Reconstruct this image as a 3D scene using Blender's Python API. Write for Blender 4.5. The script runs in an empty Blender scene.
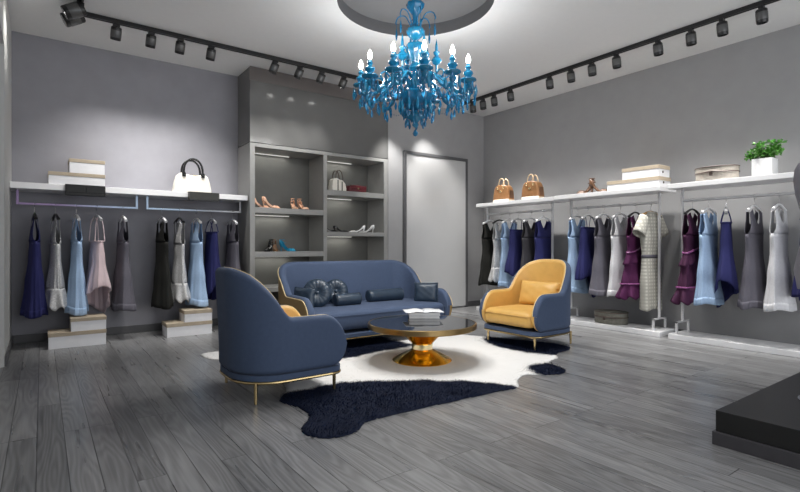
import bpy, bmesh, math, random
from mathutils import Vector, Matrix
PI = math.pi
sin, cos = math.sin, math.cos
random.seed(7)
scene = bpy.context.scene
COL = scene.collection

# ------------------------------------------------------------------ helpers
class MB:
    """collects shapes; build() links them as ONE mesh object"""
    def __init__(s): s.v = []; s.f = []
    def add(s, v, f, M=None):
        o = len(s.v)
        s.v += [tuple(M @ Vector(p)) for p in v] if M else [tuple(p) for p in v]
        s.f += [tuple(i + o for i in q) for q in f]
        return s
    def box(s, x0, x1, y0, y1, z0, z1, M=None):
        v = [(x, y, z) for z in (z0, z1) for y in (y0, y1) for x in (x0, x1)]
        return s.add(v, [(0,2,3,1),(4,5,7,6),(0,1,5,4),(2,6,7,3),(0,4,6,2),(1,3,7,5)], M)
    def grid(s, rows, closed_u=False, M=None, cap=False):
        n = len(rows[0]); v = [p for r in rows for p in r]; f = []
        for i in range(len(rows) - 1):
            for j in range(n if closed_u else n - 1):
                k = (j + 1) % n
                f.append((i*n+j, i*n+k, (i+1)*n+k, (i+1)*n+j))
        if cap:
            f.append(tuple(range(n))[::-1]); f.append(tuple((len(rows)-1)*n + j for j in range(n)))
        return s.add(v, f, M)
    def lathe(s, prof, n=24, M=None, wob=None):
        rows = []
        for r, z in prof:
            rows.append([(max(r, 1e-4)*(1+(wob(2*PI*j/n, z) if wob else 0))*cos(2*PI*j/n), max(r, 1e-4)*(1+(wob(2*PI*j/n, z) if wob else 0))*sin(2*PI*j/n), z) for j in range(n)])
        return s.grid(rows, True, M, True)
    def tube(s, path, r, n=10, M=None, closed=False):
        P = [Vector(p) for p in path]; m = len(P)
        rr = r if isinstance(r, (list, tuple)) else [r]*m
        rows = []; prev = None
        for i in range(m):
            if closed: t = P[(i+1) % m] - P[i-1]
            else: t = P[min(i+1, m-1)] - P[max(i-1, 0)]
            t.normalize()
            if prev is None:
                a = Vector((0,0,1)) if abs(t.z) < .9 else Vector((1,0,0))
                nrm = t.cross(a).normalized()
            else:
                nrm = (prev - t*prev.dot(t)); nrm.normalize()
            prev = nrm; b = t.cross(nrm)
            rows.append([tuple(P[i] + (nrm*cos(2*PI*j/n) + b*sin(2*PI*j/n))*rr[i]) for j in range(n)])
        if closed: rows.append(rows[0]); return s.grid(rows, True, M)
        return s.grid(rows, True, M, True)
    def build(s, name, mat, parent=None, smooth=True, bevel=0, bseg=3, loc=None, solid=0, subsurf=0, rotz=0, weld=0):
        me = bpy.data.meshes.new(name); me.from_pydata(s.v, [], s.f)
        bm = bmesh.new(); bm.from_mesh(me)
        if weld: bmesh.ops.remove_doubles(bm, verts=bm.verts, dist=weld)
        bmesh.ops.recalc_face_normals(bm, faces=bm.faces); bm.to_mesh(me); bm.free()
        me.materials.append(mat)
        if smooth:
            for p in me.polygons: p.use_smooth = True
        o = bpy.data.objects.new(name, me); COL.objects.link(o)
        if parent: o.parent = parent
        if loc: o.location = loc
        if rotz: o.rotation_euler = (0, 0, rotz)
        if bevel:
            b = o.modifiers.new('bevel', 'BEVEL'); b.width = bevel; b.segments = bseg; b.limit_method = 'ANGLE'; b.angle_limit = 0.6
            b.harden_normals = False
        if solid:
            b = o.modifiers.new('thick', 'SOLIDIFY'); b.thickness = solid; b.offset = 0
        if subsurf:
            b = o.modifiers.new('sub', 'SUBSURF'); b.levels = subsurf; b.render_levels = subsurf
        if smooth and (bevel or not subsurf):
            try: me.set_sharp_from_angle(angle=0.7)
            except Exception: pass
        return o

def tag(o, label=None, cat=None, group=None, kind=None):
    if label: o['label'] = label
    if cat: o['category'] = cat
    if group: o['group'] = group
    if kind: o['kind'] = kind
    return o
def thing(name, label, cat, loc=(0,0,0), rotz=0, group=None):
    o = bpy.data.objects.new(name, None); COL.objects.link(o); o.empty_display_size = .05
    o.location = loc; o.rotation_euler = (0, 0, rotz)
    return tag(o, label, cat, group)
def copy_tree(o, parent=None):
    c = o.copy(); COL.objects.link(c)
    if parent: c.parent = parent
    for ch in list(o.children): copy_tree(ch, c)
    return c
def bez(pts, n=8):
    """Catmull-Rom through the points"""
    P = [Vector(p) for p in pts]; P = [2*P[0]-P[1]] + P + [2*P[-1]-P[-2]]; out = []
    for i in range(1, len(P)-2):
        for k in range(n):
            t = k/n; a, b, c, d = P[i-1], P[i], P[i+1], P[i+2]
            out.append(.5*((2*b) + (c-a)*t + (2*a-5*b+4*c-d)*t*t + (3*b-a-3*c+d)*t**3))
    out.append(P[-2]); return out
def lerp(a, b, t): return a + (b-a)*t
def lin(tab, x):
    if x <= tab[0][0]: return tab[0][1]
    for (a, b), (c, d) in zip(tab, tab[1:]):
        if x <= c: return lerp(b, d, (x-a)/(c-a))
    return tab[-1][1]
def interp(tab, x):
    if x <= tab[0][0]: return tab[0][1]
    for (a, b), (c, d) in zip(tab, tab[1:]):
        if x <= c:
            t = (x-a)/(c-a); t = t*t*(3-2*t); return lerp(b, d, t)
    return tab[-1][1]

# ------------------------------------------------------------------ materials
def mat(name, col, rough=.5, metal=0, noise=0, nscale=20, bump=0, bscale=200, spec=.5, sheen=0, coat=0, emit=None, estr=0, trans=0, stretch=None):
    m = bpy.data.materials.new(name); m.use_nodes = True
    nt = m.node_tree; b = nt.nodes['Principled BSDF']
    b.inputs['Base Color'].default_value = (*col, 1); b.inputs['Roughness'].default_value = rough
    b.inputs['Metallic'].default_value = metal; b.inputs['Specular IOR Level'].default_value = spec
    b.inputs['Sheen Weight'].default_value = sheen; b.inputs['Coat Weight'].default_value = coat
    b.inputs['Transmission Weight'].default_value = trans
    if emit: b.inputs['Emission Color'].default_value = (*emit, 1); b.inputs['Emission Strength'].default_value = estr
    tc = nt.nodes.new('ShaderNodeTexCoord'); src = tc.outputs['Object']
    if stretch:
        mp = nt.nodes.new('ShaderNodeMapping'); mp.inputs['Scale'].default_value = stretch
        nt.links.new(src, mp.inputs[0]); src = mp.outputs[0]
    if noise:
        n = nt.nodes.new('ShaderNodeTexNoise'); n.inputs['Scale'].default_value = nscale; n.inputs['Detail'].default_value = 4
        nt.links.new(src, n.inputs['Vector'])
        r = nt.nodes.new('ShaderNodeMapRange'); r.inputs[3].default_value = 1-noise; r.inputs[4].default_value = 1+noise
        r.inputs[1].default_value = .3; r.inputs[2].default_value = .7
        nt.links.new(n.outputs[0], r.inputs[0])
        x = nt.nodes.new('ShaderNodeVectorMath'); x.operation = 'SCALE'; x.inputs[0].default_value = col
        nt.links.new(r.outputs[0], x.inputs['Scale']); nt.links.new(x.outputs[0], b.inputs['Base Color'])
    if bump:
        n = nt.nodes.new('ShaderNodeTexNoise'); n.inputs['Scale'].default_value = bscale; n.inputs['Detail'].default_value = 3
        nt.links.new(src, n.inputs['Vector'])
        bp = nt.nodes.new('ShaderNodeBump'); bp.inputs['Strength'].default_value = bump; bp.inputs['Distance'].default_value = .004
        nt.links.new(n.outputs[0], bp.inputs['Height']); nt.links.new(bp.outputs[0], b.inputs['Normal'])
    return m
M = {}
M['wall'] = mat('wall_paint', (.33,.33,.335), .75, noise=.03, nscale=6, bump=.08, bscale=120)
M['wall_b'] = mat('wall_paint_violet', (.27,.268,.295), .75, noise=.05, nscale=5, bump=.1, bscale=90)
M['ceil'] = mat('ceiling_paint', (.74,.74,.74), .9, noise=.01)
M['trim'] = mat('trim_grey', (.09,.09,.095), .5, noise=.05)
M['jamb'] = mat('jamb_paint', (.55,.55,.53), .5, noise=.02)
M['leaf'] = mat('door_leaf_violet', (.22,.21,.25), .4, noise=.03)
M['cab'] = mat('cabinet_lacquer', (.15,.135,.13), .3, noise=.05, nscale=5, spec=.45)
M['cabtop'] = mat('cabinet_gloss_panel', (.145,.145,.142), .15, noise=.06, nscale=3, spec=.5)
M['cabedge'] = mat('cabinet_edge', (.29,.29,.282), .35, noise=.03)
M['cabin'] = mat('cabinet_inside', (.125,.125,.115), .45, noise=.06, nscale=8)
M['led'] = mat('led_strip', (.9,.9,.85), .5, emit=(1,.98,.92), estr=.4)
M['white'] = mat('white_lacquer', (.82,.82,.83), .3, noise=.01)
M['chrome'] = mat('chrome', (.75,.75,.77), .18, 1, noise=.02)
M['railw'] = mat('rail_satin', (.62,.62,.63), .4, .15, noise=.02)
M['railb'] = mat('rail_reflection_tint', (.42,.55,.82), .25, .55, noise=.05, nscale=2)
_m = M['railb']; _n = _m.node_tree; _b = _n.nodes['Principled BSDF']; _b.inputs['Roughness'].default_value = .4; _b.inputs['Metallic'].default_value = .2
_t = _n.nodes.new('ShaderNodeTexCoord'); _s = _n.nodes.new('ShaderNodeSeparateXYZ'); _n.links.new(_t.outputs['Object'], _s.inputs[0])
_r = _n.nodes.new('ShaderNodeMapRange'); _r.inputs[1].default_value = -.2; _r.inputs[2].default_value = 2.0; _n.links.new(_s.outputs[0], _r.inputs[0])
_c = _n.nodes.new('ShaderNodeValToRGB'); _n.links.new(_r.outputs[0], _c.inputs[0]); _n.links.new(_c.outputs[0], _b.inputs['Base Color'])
_e = _c.color_ramp.elements; _e[0].color = (.34,.24,.44,1); _e[1].color = (.46,.47,.48,1)  # reflected violet, blue and grey tints painted into the colour along the rail
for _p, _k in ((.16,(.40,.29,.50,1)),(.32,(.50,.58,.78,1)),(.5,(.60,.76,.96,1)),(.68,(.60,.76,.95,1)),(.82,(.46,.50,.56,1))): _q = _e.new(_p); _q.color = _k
M['black'] = mat('black_metal', (.012,.012,.013), .35, noise=.1)
M['block'] = mat('block_black', (.005,.005,.005), .3, noise=.1, spec=.25)
M['blackg'] = mat('black_gloss', (.012,.012,.012), .12, noise=.1)
M['greyblk'] = mat('grey_black_block', (.030,.030,.026), .5, noise=.1)
M['pod'] = mat('podium_black', (.012,.012,.012), .45, noise=.15, nscale=4)
M['podb'] = mat('podium_base', (.06,.057,.064), .45, noise=.08)
M['lens'] = mat('lamp_lens', (1,1,1), .3, emit=(1,.98,.95), estr=9)
M['fin'] = mat('lamp_grey', (.10,.10,.10), .4, .3, noise=.1)
M['blue'] = mat('blue_upholstery', (.053,.078,.138), .75, noise=.05, nscale=40, bump=.12, bscale=500, sheen=.05, spec=.3)
M['yellow'] = mat('yellow_leather', (.64,.38,.105), .42, noise=.05, nscale=12, bump=.1, bscale=160)
M['ochre'] = mat('ochre_shell', (.30,.19,.06), .5, noise=.06, nscale=15, bump=.1, bscale=200)
M['pipe'] = mat('piping_cream', (.72,.56,.30), .45, noise=.03)
M['gold'] = mat('brushed_gold', (.62,.47,.24), .26, 1, noise=.06, nscale=30)
M['goldy'] = mat('polished_gold', (.86,.50,.07), .16, 1, noise=.05, nscale=8)
M['goldp'] = mat('pale_gold', (.9,.75,.45), .2, 1, noise=.03)
M['bronze'] = mat('bronze_rim', (.42,.29,.13), .28, 1, noise=.05)
M['glassblk'] = mat('black_glass', (.010,.011,.013), .05, noise=.05, coat=.5)
M['navylth'] = mat('navy_leather', (.019,.034,.056), .38, noise=.15, nscale=20, bump=.1, bscale=150)
M['cglass'] = mat('blue_glass', (.010,.225,.42), .22, noise=.15, nscale=30, coat=.5, trans=.12)
M['cglass2'] = mat('deep_blue_glass', (.005,.14,.30), .22, noise=.2, nscale=30, coat=.5, trans=.1)
M['bulb'] = mat('bulb_glow', (1,1,1), .3, emit=(1,.98,.95), estr=14)
M['boxw'] = mat('white_card', (.80,.80,.82), .6, noise=.02)
M['boxt'] = mat('kraft_lid', (.42,.35,.26), .7, noise=.06, nscale=15)
M['cream'] = mat('cream_leather', (.82,.78,.70), .4, noise=.03, bump=.1, bscale=120)
M['brown'] = mat('tan_leather', (.22,.105,.040), .42, noise=.1, nscale=25, bump=.15, bscale=180)
M['brownd'] = mat('dark_tan_leather', (.10,.045,.02), .45, noise=.1, bump=.1)
M['tan'] = mat('natural_leather', (.62,.45,.28), .45, noise=.05)
M['plinthc'] = mat('cream_leather_base', (.85,.76,.62), .4, noise=.03)
M['burg'] = mat('burgundy_leather', (.10,.012,.018), .35, noise=.1, bump=.3, bscale=90)
M['nude'] = mat('nude_patent', (.72,.42,.28), .18, noise=.04)
M['teal'] = mat('teal_patent', (.02,.28,.48), .25, noise=.05)
M['hatbox'] = mat('hatbox_weave', (.42,.38,.33), .65, noise=.12, nscale=40, bump=.2)
M['hatbox2'] = mat('hatbox_olive', (.15,.145,.12), .6, noise=.15, nscale=40, bump=.2)
M['hatdark'] = mat('hatbox_trim', (.08,.055,.045), .5, noise=.1)
M['pot'] = mat('white_ceramic', (.85,.85,.85), .3, noise=.01)
M['soil'] = mat('soil', (.05,.035,.025), .9, noise=.3)
M['green'] = mat('leaf_green', (.07,.24,.03), .45, noise=.45, nscale=14)
M['stem'] = mat('stem_green', (.08,.16,.03), .6, noise=.2)
M['wood'] = mat('hanger_wood', (.42,.24,.09), .45, noise=.15, nscale=10, stretch=(1,8,8))
M['satin'] = mat('white_satin', (.85,.85,.86), .35, noise=.02)
M['paper'] = mat('paper_white', (.78,.78,.78), .5, noise=.05)
M['cover'] = mat('cover_grey', (.45,.46,.48), .25, noise=.5, nscale=9)
M['cover2'] = mat('cover_white', (.75,.76,.78), .3, noise=.25, nscale=6)
M['form'] = mat('grey_form_fabric', (.30,.29,.33), .8, noise=.06, bump=.2, bscale=300)
def cloth(name, col, sheen=.0, rough=.8, noise=.05): return mat(name, col, rough, noise=noise, nscale=60, bump=.15, bscale=400, sheen=sheen, spec=.25)
C = dict(navy=cloth('navy_cloth', (.022,.024,.105)), blue=cloth('pale_blue_cloth', (.36,.50,.70)), grey=cloth('mauve_grey_cloth', (.125,.12,.145)),
    black=cloth('black_cloth', (.016,.016,.014)), white=cloth('white_cloth', (.66,.66,.68)), silver=mat('silver_lace', (.55,.55,.55), .5, noise=.25, nscale=90, bump=.5, bscale=200),
    pink=mat('blush_satin', (.66,.52,.54), .38, noise=.05, nscale=10), purple=cloth('plum_cloth', (.065,.010,.052)), satin=mat('plum_satin', (.20,.06,.17), .25, noise=.1),
    char=cloth('charcoal_cloth', (.055,.053,.06)), purpled=cloth('dark_plum_cloth', (.045,.010,.035)))
def tweed():
    m = mat('ivory_check_tweed', (.55,.54,.48), .85, bump=.2, bscale=400); nt = m.node_tree; b = nt.nodes['Principled BSDF']
    tc = nt.nodes.new('ShaderNodeTexCoord'); w = []
    for ax in ('X', 'Z'):
        wv = nt.nodes.new('ShaderNodeTexWave'); wv.bands_direction = ax; wv.inputs['Scale'].default_value = 8; nt.links.new(tc.outputs['Object'], wv.inputs[0]); w.append(wv)
    mn = nt.nodes.new('ShaderNodeMath'); mn.operation = 'MULTIPLY'; nt.links.new(w[0].outputs[1], mn.inputs[0]); nt.links.new(w[1].outputs[1], mn.inputs[1])
    cr = nt.nodes.new('ShaderNodeMix'); cr.data_type = 'RGBA'; cr.inputs[6].default_value = (.42,.41,.36,1); cr.inputs[7].default_value = (.68,.67,.60,1)
    nt.links.new(mn.outputs[0], cr.inputs[0]); nt.links.new(cr.outputs[2], b.inputs['Base Color']); return m
C['tweed'] = tweed()

def floor_mat():
    m = mat('grey_oak_planks', (.1,.1,.1), .4); nt = m.node_tree; N = nt.nodes; L = nt.links; b = N['Principled BSDF']
    tc = N.new('ShaderNodeTexCoord'); mp = N.new('ShaderNodeMapping'); mp.inputs['Rotation'].default_value = (0,0,PI/2); mp.inputs['Location'].default_value = (.3,.02,0)
    L.new(tc.outputs['Object'], mp.inputs[0])
    br = N.new('ShaderNodeTexBrick'); br.offset = .41; br.offset_frequency = 3; br.squash = 1
    for k, v in (('Scale',1),('Brick Width',1.45),('Row Height',.116),('Mortar Size',.0022),('Mortar Smooth',.2),('Bias',0)): br.inputs[k].default_value = v
    br.inputs['Color1'].default_value = (0,0,0,1); br.inputs['Color2'].default_value = (1,1,1,1); br.inputs['Mortar'].default_value = (.5,.5,.5,1)
    L.new(mp.outputs[0], br.inputs[0])
    # grain, shifted per plank
    def shifted(sc, off):
        gm = N.new('ShaderNodeMapping'); gm.inputs['Scale'].default_value = sc; L.new(tc.outputs['Object'], gm.inputs[0])
        sh = N.new('ShaderNodeVectorMath'); sh.operation = 'MULTIPLY_ADD'; sh.inputs[1].default_value = off
        L.new(br.outputs[0], sh.inputs[0]); L.new(gm.outputs[0], sh.inputs[2]); return sh.outputs[0]
    cn = N.new('ShaderNodeTexNoise'); cn.inputs['Scale'].default_value = 1; cn.inputs['Detail'].default_value = 1.5; cn.inputs['Roughness'].default_value = .35
    L.new(shifted((9,.85,1), (37,53,11)), cn.inputs['Vector'])
    nz = N.new('ShaderNodeTexNoise'); nz.inputs['Scale'].default_value = 1; nz.inputs['Detail'].default_value = 2
    L.new(shifted((85,2.2,1), (31,3,5)), nz.inputs['Vector'])
    lo = N.new('ShaderNodeTexNoise'); lo.inputs['Scale'].default_value = 1; lo.inputs['Detail'].default_value = 2
    L.new(shifted((14,.9,1), (13,29,7)), lo.inputs['Vector'])
    def math_(op, a, c=None, d=None):
        x = N.new('ShaderNodeMath'); x.operation = op
        for i, q in enumerate((a, c, d)):
            if q is None: continue
            if isinstance(q, (int, float)): x.inputs[i].default_value = q
            else: L.new(q, x.inputs[i])
        return x.outputs[0]
    rg = math_('SINE', math_('MULTIPLY', cn.outputs[0], 95.0))
    rg = math_('MULTIPLY_ADD', rg, .5, .5)
    v = math_('MULTIPLY_ADD', rg, .062, .004)
    v = math_('MULTIPLY_ADD', nz.outputs[0], .13, v)
    v = math_('MULTIPLY_ADD', lo.outputs[0], .10, v)
    v = math_('MULTIPLY_ADD', br.outputs[0], .07, v)
    gap = math_('MULTIPLY_ADD', br.outputs[1], -.75, 1.0)
    v = math_('MULTIPLY', v, gap)
    cc = N.new('ShaderNodeVectorMath'); cc.operation = 'SCALE'; cc.inputs[0].default_value = (1.04,1.04,1.055); L.new(v, cc.inputs['Scale'])
    L.new(cc.outputs[0], b.inputs['Base Color'])
    L.new(math_('MULTIPLY_ADD', lo.outputs[0], .16, .22), b.inputs['Roughness'])
    hb = math_('MULTIPLY', br.outputs[1], -1.0)
    bp = N.new('ShaderNodeBump'); bp.inputs['Strength'].default_value = .25; bp.inputs['Distance'].default_value = .002; L.new(hb, bp.inputs['Height']); L.new(bp.outputs[0], b.inputs['Normal'])
    return m
M['floor'] = floor_mat()

# ------------------------------------------------------------------ camera
cd = bpy.data.cameras.new('camera'); cam = bpy.data.objects.new('camera', cd); COL.objects.link(cam)
cam.location = (0, 0, 1.0); cam.rotation_euler = (PI/2, 0, -math.radians(36.0))
cd.sensor_width = 36; cd.lens = 493/800*36; cd.clip_start = .05; cd.shift_y = -.0003
scene.camera = cam

# ------------------------------------------------------------------ room shell
CZ = 3.19; XL, XR, YB, YD, YF = -.25, 6.06, 6.39, 5.93, -1.7
def struct(o, label=None): o['kind'] = 'structure'; return o
def wall(name, x0, x1, y0, y1, z0, z1, m): return struct(MB().box(x0,x1,y0,y1,z0,z1).build(name, m, smooth=False))
struct(MB().box(XL-1.2, XR+.15, YF-.15, YB+.15, -.1, 0).build('floor', M['floor'], smooth=False))
wall('wall_back', XL-.15, 4.4, YB, YB+.15, 0, CZ, M['wall_b'])
wall('wall_back_end', 4.095, XR+.15, YD, YD+.15, 0, CZ, M['wall'])
wall('wall_right', XR, XR+.15, YF, YD, 0, CZ, M['wall'])
# left wall with a doorway in it
m = MB(); m.box(XL-.15, XL, 5.20, YB, 0, CZ); m.box(XL-.15, XL, 4.15, 5.20, 2.66, CZ); m.box(XL-.15, XL, YF, 4.15, 0, CZ)
struct(m.build('wall_left', M['jamb'], smooth=False))
d = struct(MB().box(XL-.14, XL-.09, 4.17, 5.18, .01, 2.65).build('door_2', M['leaf'], smooth=False))
MB().tube([(XL-.09,4.30,1.0),(XL-.045,4.30,1.0),(XL-.045,4.42,1.0)], .009).build('door_handle', M['chrome'], d)
# unseen wall behind the camera, with an opening added to let fill light in
m = MB(); m.box(XL-.15, 0.0, YF-.15, YF, 0, CZ); m.box(5.75, XR+.15, YF-.15, YF, 0, CZ); m.box(0.0, 5.75, YF-.15, YF, 2.85, CZ); m.box(0, 5.75, YF-.15, YF, 0, .12)
struct(m.build('wall_front', M['wall'], smooth=False))
# ceiling with a round recess
RC = (2.7286, 3.5187); RR = .704; NR = 96; RH = .12
def rect_hit(a):
    dx, dy = cos(a), sin(a); t = 1e9
    for lim, dd, c in ((XR+.15, dx, RC[0]), (XL-.15, dx, RC[0]), (YB+.15, dy, RC[1]), (YF-.15, dy, RC[1])):
        if abs(dd) > 1e-9:
            q = (lim-c)/dd
            if q > 0: t = min(t, q)
    return (RC[0]+dx*t, RC[1]+dy*t)
angs = [2*PI*i/NR for i in range(NR)]
for xx in (XL-.15, XR+.15):
    for yy in (YF-.15, YB+.15): angs.append(math.atan2(yy-RC[1], xx-RC[0]) % (2*PI))
angs.sort()
m = MB()
inner = [(RC[0]+RR*cos(a), RC[1]+RR*sin(a), CZ) for a in angs]; outer = [(*rect_hit(a), CZ) for a in angs]
top = [(x, y, CZ+RH) for x, y, z in inner]; ot = [(x, y, CZ+.25) for x, y, z in outer]
m.grid([outer, inner], True); m.add(ot, [tuple(range(len(ot)))])
m.grid([outer, ot], True)
cl = struct(m.build('ceiling', M['ceil'], smooth=False, weld=1e-5))
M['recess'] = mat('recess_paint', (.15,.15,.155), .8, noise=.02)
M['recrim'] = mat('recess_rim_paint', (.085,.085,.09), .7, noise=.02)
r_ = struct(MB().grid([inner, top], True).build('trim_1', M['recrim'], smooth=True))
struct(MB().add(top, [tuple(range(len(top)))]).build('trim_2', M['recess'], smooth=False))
# skirtings
def skirt(name, x0, x1, y0, y1): struct(MB().box(x0,x1,y0,y1,0,.085).build(name, M['trim'], smooth=False, bevel=.004))
skirt('baseboard_back', XL, 2.045, YB-.014, YB)
skirt('baseboard_left', XL, XL+.014, 5.22, YB-.014)
skirt('baseboard_end', 5.66, XR, YD-.014, YD)
struct(MB().box(XR-.012,XR,YF,YD-.014,0,.022).build('baseboard_right', M['trim'], smooth=False))
# sliding glazed door in the end wall
dm = mat('door_frosted_panel', (.50,.50,.50), .22, noise=.02, nscale=3, spec=.6)
d = struct(MB().box(4.39, 5.615, YD-.035, YD-.005, .02, 2.375).build('door_1', dm, smooth=False, bevel=.003))
m = MB(); m.box(4.355,4.395,YD-.05,YD,0,2.42); m.box(5.61,5.65,YD-.05,YD,0,2.42); m.box(4.395,5.61,YD-.05,YD,2.375,2.42)
m.build('door_frame', M['trim'], d, smooth=False, bevel=.003)

# ------------------------------------------------------------------ display cabinet
CX0, CX1 = 2.05, 4.09
cb = thing('display_cabinet', 'tall grey built-in display cabinet with two bays of lit open shelves', 'cabinet', (CX0, YD, 0))
W = CX1-CX0; D = .455
def cpart(name, bx, m, bev=.003): return MB().box(*bx).build(name, m, cb, smooth=False, bevel=bev)
cpart('side_panel', (0,.063,0,D,0,2.262), M['cabedge']); cpart('side_panel', (W-.07,W,0,D,0,2.262), M['cabedge'])
cpart('divider', (.995,1.05,.001,D-.01,.08,2.215), M['cabedge'])
cpart('upper_panel', (0,W,0,D,2.268,CZ-.002), M['cabtop'])
cpart('crown_rail', (-.006,W,-.012,0,CZ-.17,CZ-.002), M['cab'])
cpart('top_rail', (.063,W-.07,0,D-.01,2.215,2.262), M['cabedge'])
cpart('back_panel', (.063,W-.07,D-.01,D,.08,2.215), M['cabin'])
cpart('plinth', (.063,W-.07,.02,D,0,.08), M['cab'])
LS = []
def cshelf(x0, x1, zt, th, lit=True):
    o = cpart('shelf', (x0,x1,.002,D-.012,zt-th,zt), M['cabedge'])
    if lit: LS.append((x0, x1, zt-th))
xa0, xa1, xb0, xb1 = .063, .995, 1.05, W-.07
cshelf(xa0, xa1, 1.475, .07); cshelf(xa0, xa1, .925, .065); cshelf(xa0, xa1, .48, .06, False)
cshelf(xb0, xb1, 1.755, .072); cshelf(xb0, xb1, 1.19, .055); cshelf(xb0, xb1, .62, .06, False)
LS.append((xa0, xa1, 2.215)); LS.append((xb0, xb1, 2.215))
for x0, x1, z in LS:
    MB().box(x0+.01, x0+(x1-x0)*.66, D-.06, D-.05, z-.012, z-.001).build('light_strip', M['led'], cb, smooth=False)

# ------------------------------------------------------------------ cartons and bags etc (single things)
def carton(name, label, loc, w, d, h, lid=.042, group=None, rotz=0, eyelet=False):
    t = thing(name, label, 'box', loc, rotz, group)
    MB().box(-w/2+.004, w/2-.004, -d/2+.004, d/2-.004, 0, h-.012).build('carton_body', M['boxw'], t, smooth=False, bevel=.002)
    m = MB(); m.box(-w/2, w/2, -d/2, d/2, h-lid, h)
    m.build('lid', M['boxt'], t, smooth=False, bevel=.003)
    if eyelet:
        R = Matrix.Translation((0,-d/2+.003,h*.42)) @ Matrix.Rotation(PI/2,4,'X')
        MB().lathe([(0,0),(.013,0),(.013,.004),(0,.004)], 16, R).build('eyelet', M['hatdark'], t)
    return t
SH = 1.614
G = 'white cartons with kraft lids'
carton('storage_box', 'wide white carton with tan lid lying on the left wall shelf', (.295, 6.15, SH), .49, .30, .128, .036, G)
carton('storage_box', 'smaller white carton stacked on the wide carton on the left wall shelf', (.38, 6.15, SH+.128), .315, .30, .145, .036, G)
carton('storage_box', 'wide white carton on the floor at the left end below the navy dress', (.29, 5.95, 0), .485, .28, .155, .038, G)
carton('storage_box', 'small white carton stacked on the floor carton below the pale blue and blush dresses', (.38, 5.95, .155), .305, .28, .130, .034, G)
carton('storage_box', 'wide white carton on the floor beside the blue armchair', (1.335, 5.95, 0), .48, .28, .150, .04, G)
carton('storage_box', 'small white carton stacked on the floor carton beside the blue armchair', (1.425, 5.95, .150), .30, .28, .130, .04, G)
carton('storage_box', 'long white carton with tan lid lying on the middle right-hand rack shelf', (5.66, 3.04, 1.6555), .625, .27, .118, .042, G, -PI/2)
carton('storage_box', 'shorter white carton stacked on the long carton on the middle rack shelf', (5.66, 2.95, 1.7735), .43, .26, .130, .042, G, -PI/2)
for nm in ('storage_box.006', 'storage_box.007'):
    o = bpy.data.objects[nm]; z = .05
    wy = .625 if nm.endswith('6') else .43
    MB().lathe([(0,0),(.014,0),(.014,.004),(0,.004)], 16, Matrix.Translation((wy/2-.004, -.03, .055)) @ Matrix.Rotation(PI/2,4,'Y')).build('eyelet', M['hatdark'], o)

def slab_outline(outline, depth, rnd, m, seg=4):
    """inflate an (x,z) outline across y with rounded shoulders"""
    cx = sum(p[0] for p in outline)/len(outline); cz = sum(p[1] for p in outline)/len(outline)
    w = max(p[0] for p in outline)-min(p[0] for p in outline); h = max(p[1] for p in outline)-min(p[1] for p in outline)
    rows = []
    ks = [(-depth/2, 1)] + []
    seq = []
    for i in range(seg+1):
        a = PI/2*i/seg; seq.append((-depth/2+rnd*(1-sin(a)), rnd*(1-cos(a))))
    seq = [(y, ins) for y, ins in [(-depth/2 + rnd*(1-cos(PI/2*i/seg)), rnd*(1-sin(PI/2*i/seg))) for i in range(seg+1)]]
    seq += [(-y, ins) for y, ins in seq[::-1]]
    for y, ins in seq:
        sx = 1-2*ins/w; sz = 1-2*ins/h
        rows.append([(cx+(x-cx)*sx, y, max(0.0, cz+(z-cz)*sz) if False else cz+(z-cz)*sz) for x, z in outline])
    return m.grid(rows, True, None, True)
def arc_handle(w, z0, h, y, r, m, n=14, lean=0):
    pts = [(-w/2*cos(PI*i/n), y+lean*sin(PI*i/n), z0+h*sin(PI*i/n)**.8) for i in range(n+1)]
    return m.tube(pts, r, 10)
# cream satchel on the left shelf
t = thing('handbag', 'cream leather handbag with black handles on the left wall shelf', 'handbag', (1.435, 6.16, SH), 0, 'handbags on the shelves')
ol = [(-.21,0),(-.205,.05),(-.19,.13),(-.165,.21),(-.13,.232),(-.06,.215),(0,.205),(.06,.212),(.13,.226),(.165,.20),(.19,.13),(.205,.05),(.21,0)]
slab_outline([(a, b+.002) for a, b in ol], .17, .03, MB()).build('bag_body', M['cream'], t)
for y in (-.07, .05):
    m = MB(); arc_handle(.21, .235, .165, y, .0125, m).build('handle', M['blackg'], t)
m = MB()
for x in (-.105, .105): m.lathe([(0,0),(.022,0),(.024,.03),(.016,.055),(0,.06)], 14, Matrix.Translation((x,-.078,.185)))
m.build('handle_tab', M['blackg'], t)
MB().box(-.15,.15,-.012,.012,.21,.222).build('zip', M['gold'], t, bevel=.003)
# two tan bags
def tan_bag(label, loc):
    t = thing('handbag', label, 'handbag', loc, -PI/2+.12, 'handbags on the shelves')
    MB().box(-.17,.17,-.085,.085,0,.045).build('bag_base', M['plinthc'], t, bevel=.012)
    ol = [(-.175,.04),(-.172,.08),(-.16,.15),(-.135,.215),(-.10,.245),(0,.258),(.10,.245),(.135,.215),(.16,.15),(.172,.08),(.175,.04)]
    slab_outline(ol, .165, .02, MB()).build('bag_body', M['brown'], t)
    for s in (-1, 1):
        m = MB(); m.box(s*.168-.006, s*.168+.006, -.05, .05, .05, .17); m.build('side_gusset', M['brownd'], t, bevel=.004)
    for y in (-.06, .06):
        m = MB(); arc_handle(.13, .20, .145, y, .0085, m).build('handle', M['tan'], t)
        m = MB()
        for x in (-.065, .065): m.lathe([(0,0),(.013,.003),(.015,.02),(.010,.04),(0,.045)], 12, Matrix.Translation((x, y*1.42, .185)))
        m.build('handle_tab', M['goldp'], t)
    MB().box(-.02,.02,-.092,-.082,.14,.17).build('clasp', M['goldp'], t, bevel=.003)
    t.scale = (.82, .95, 1.04); return t
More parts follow.
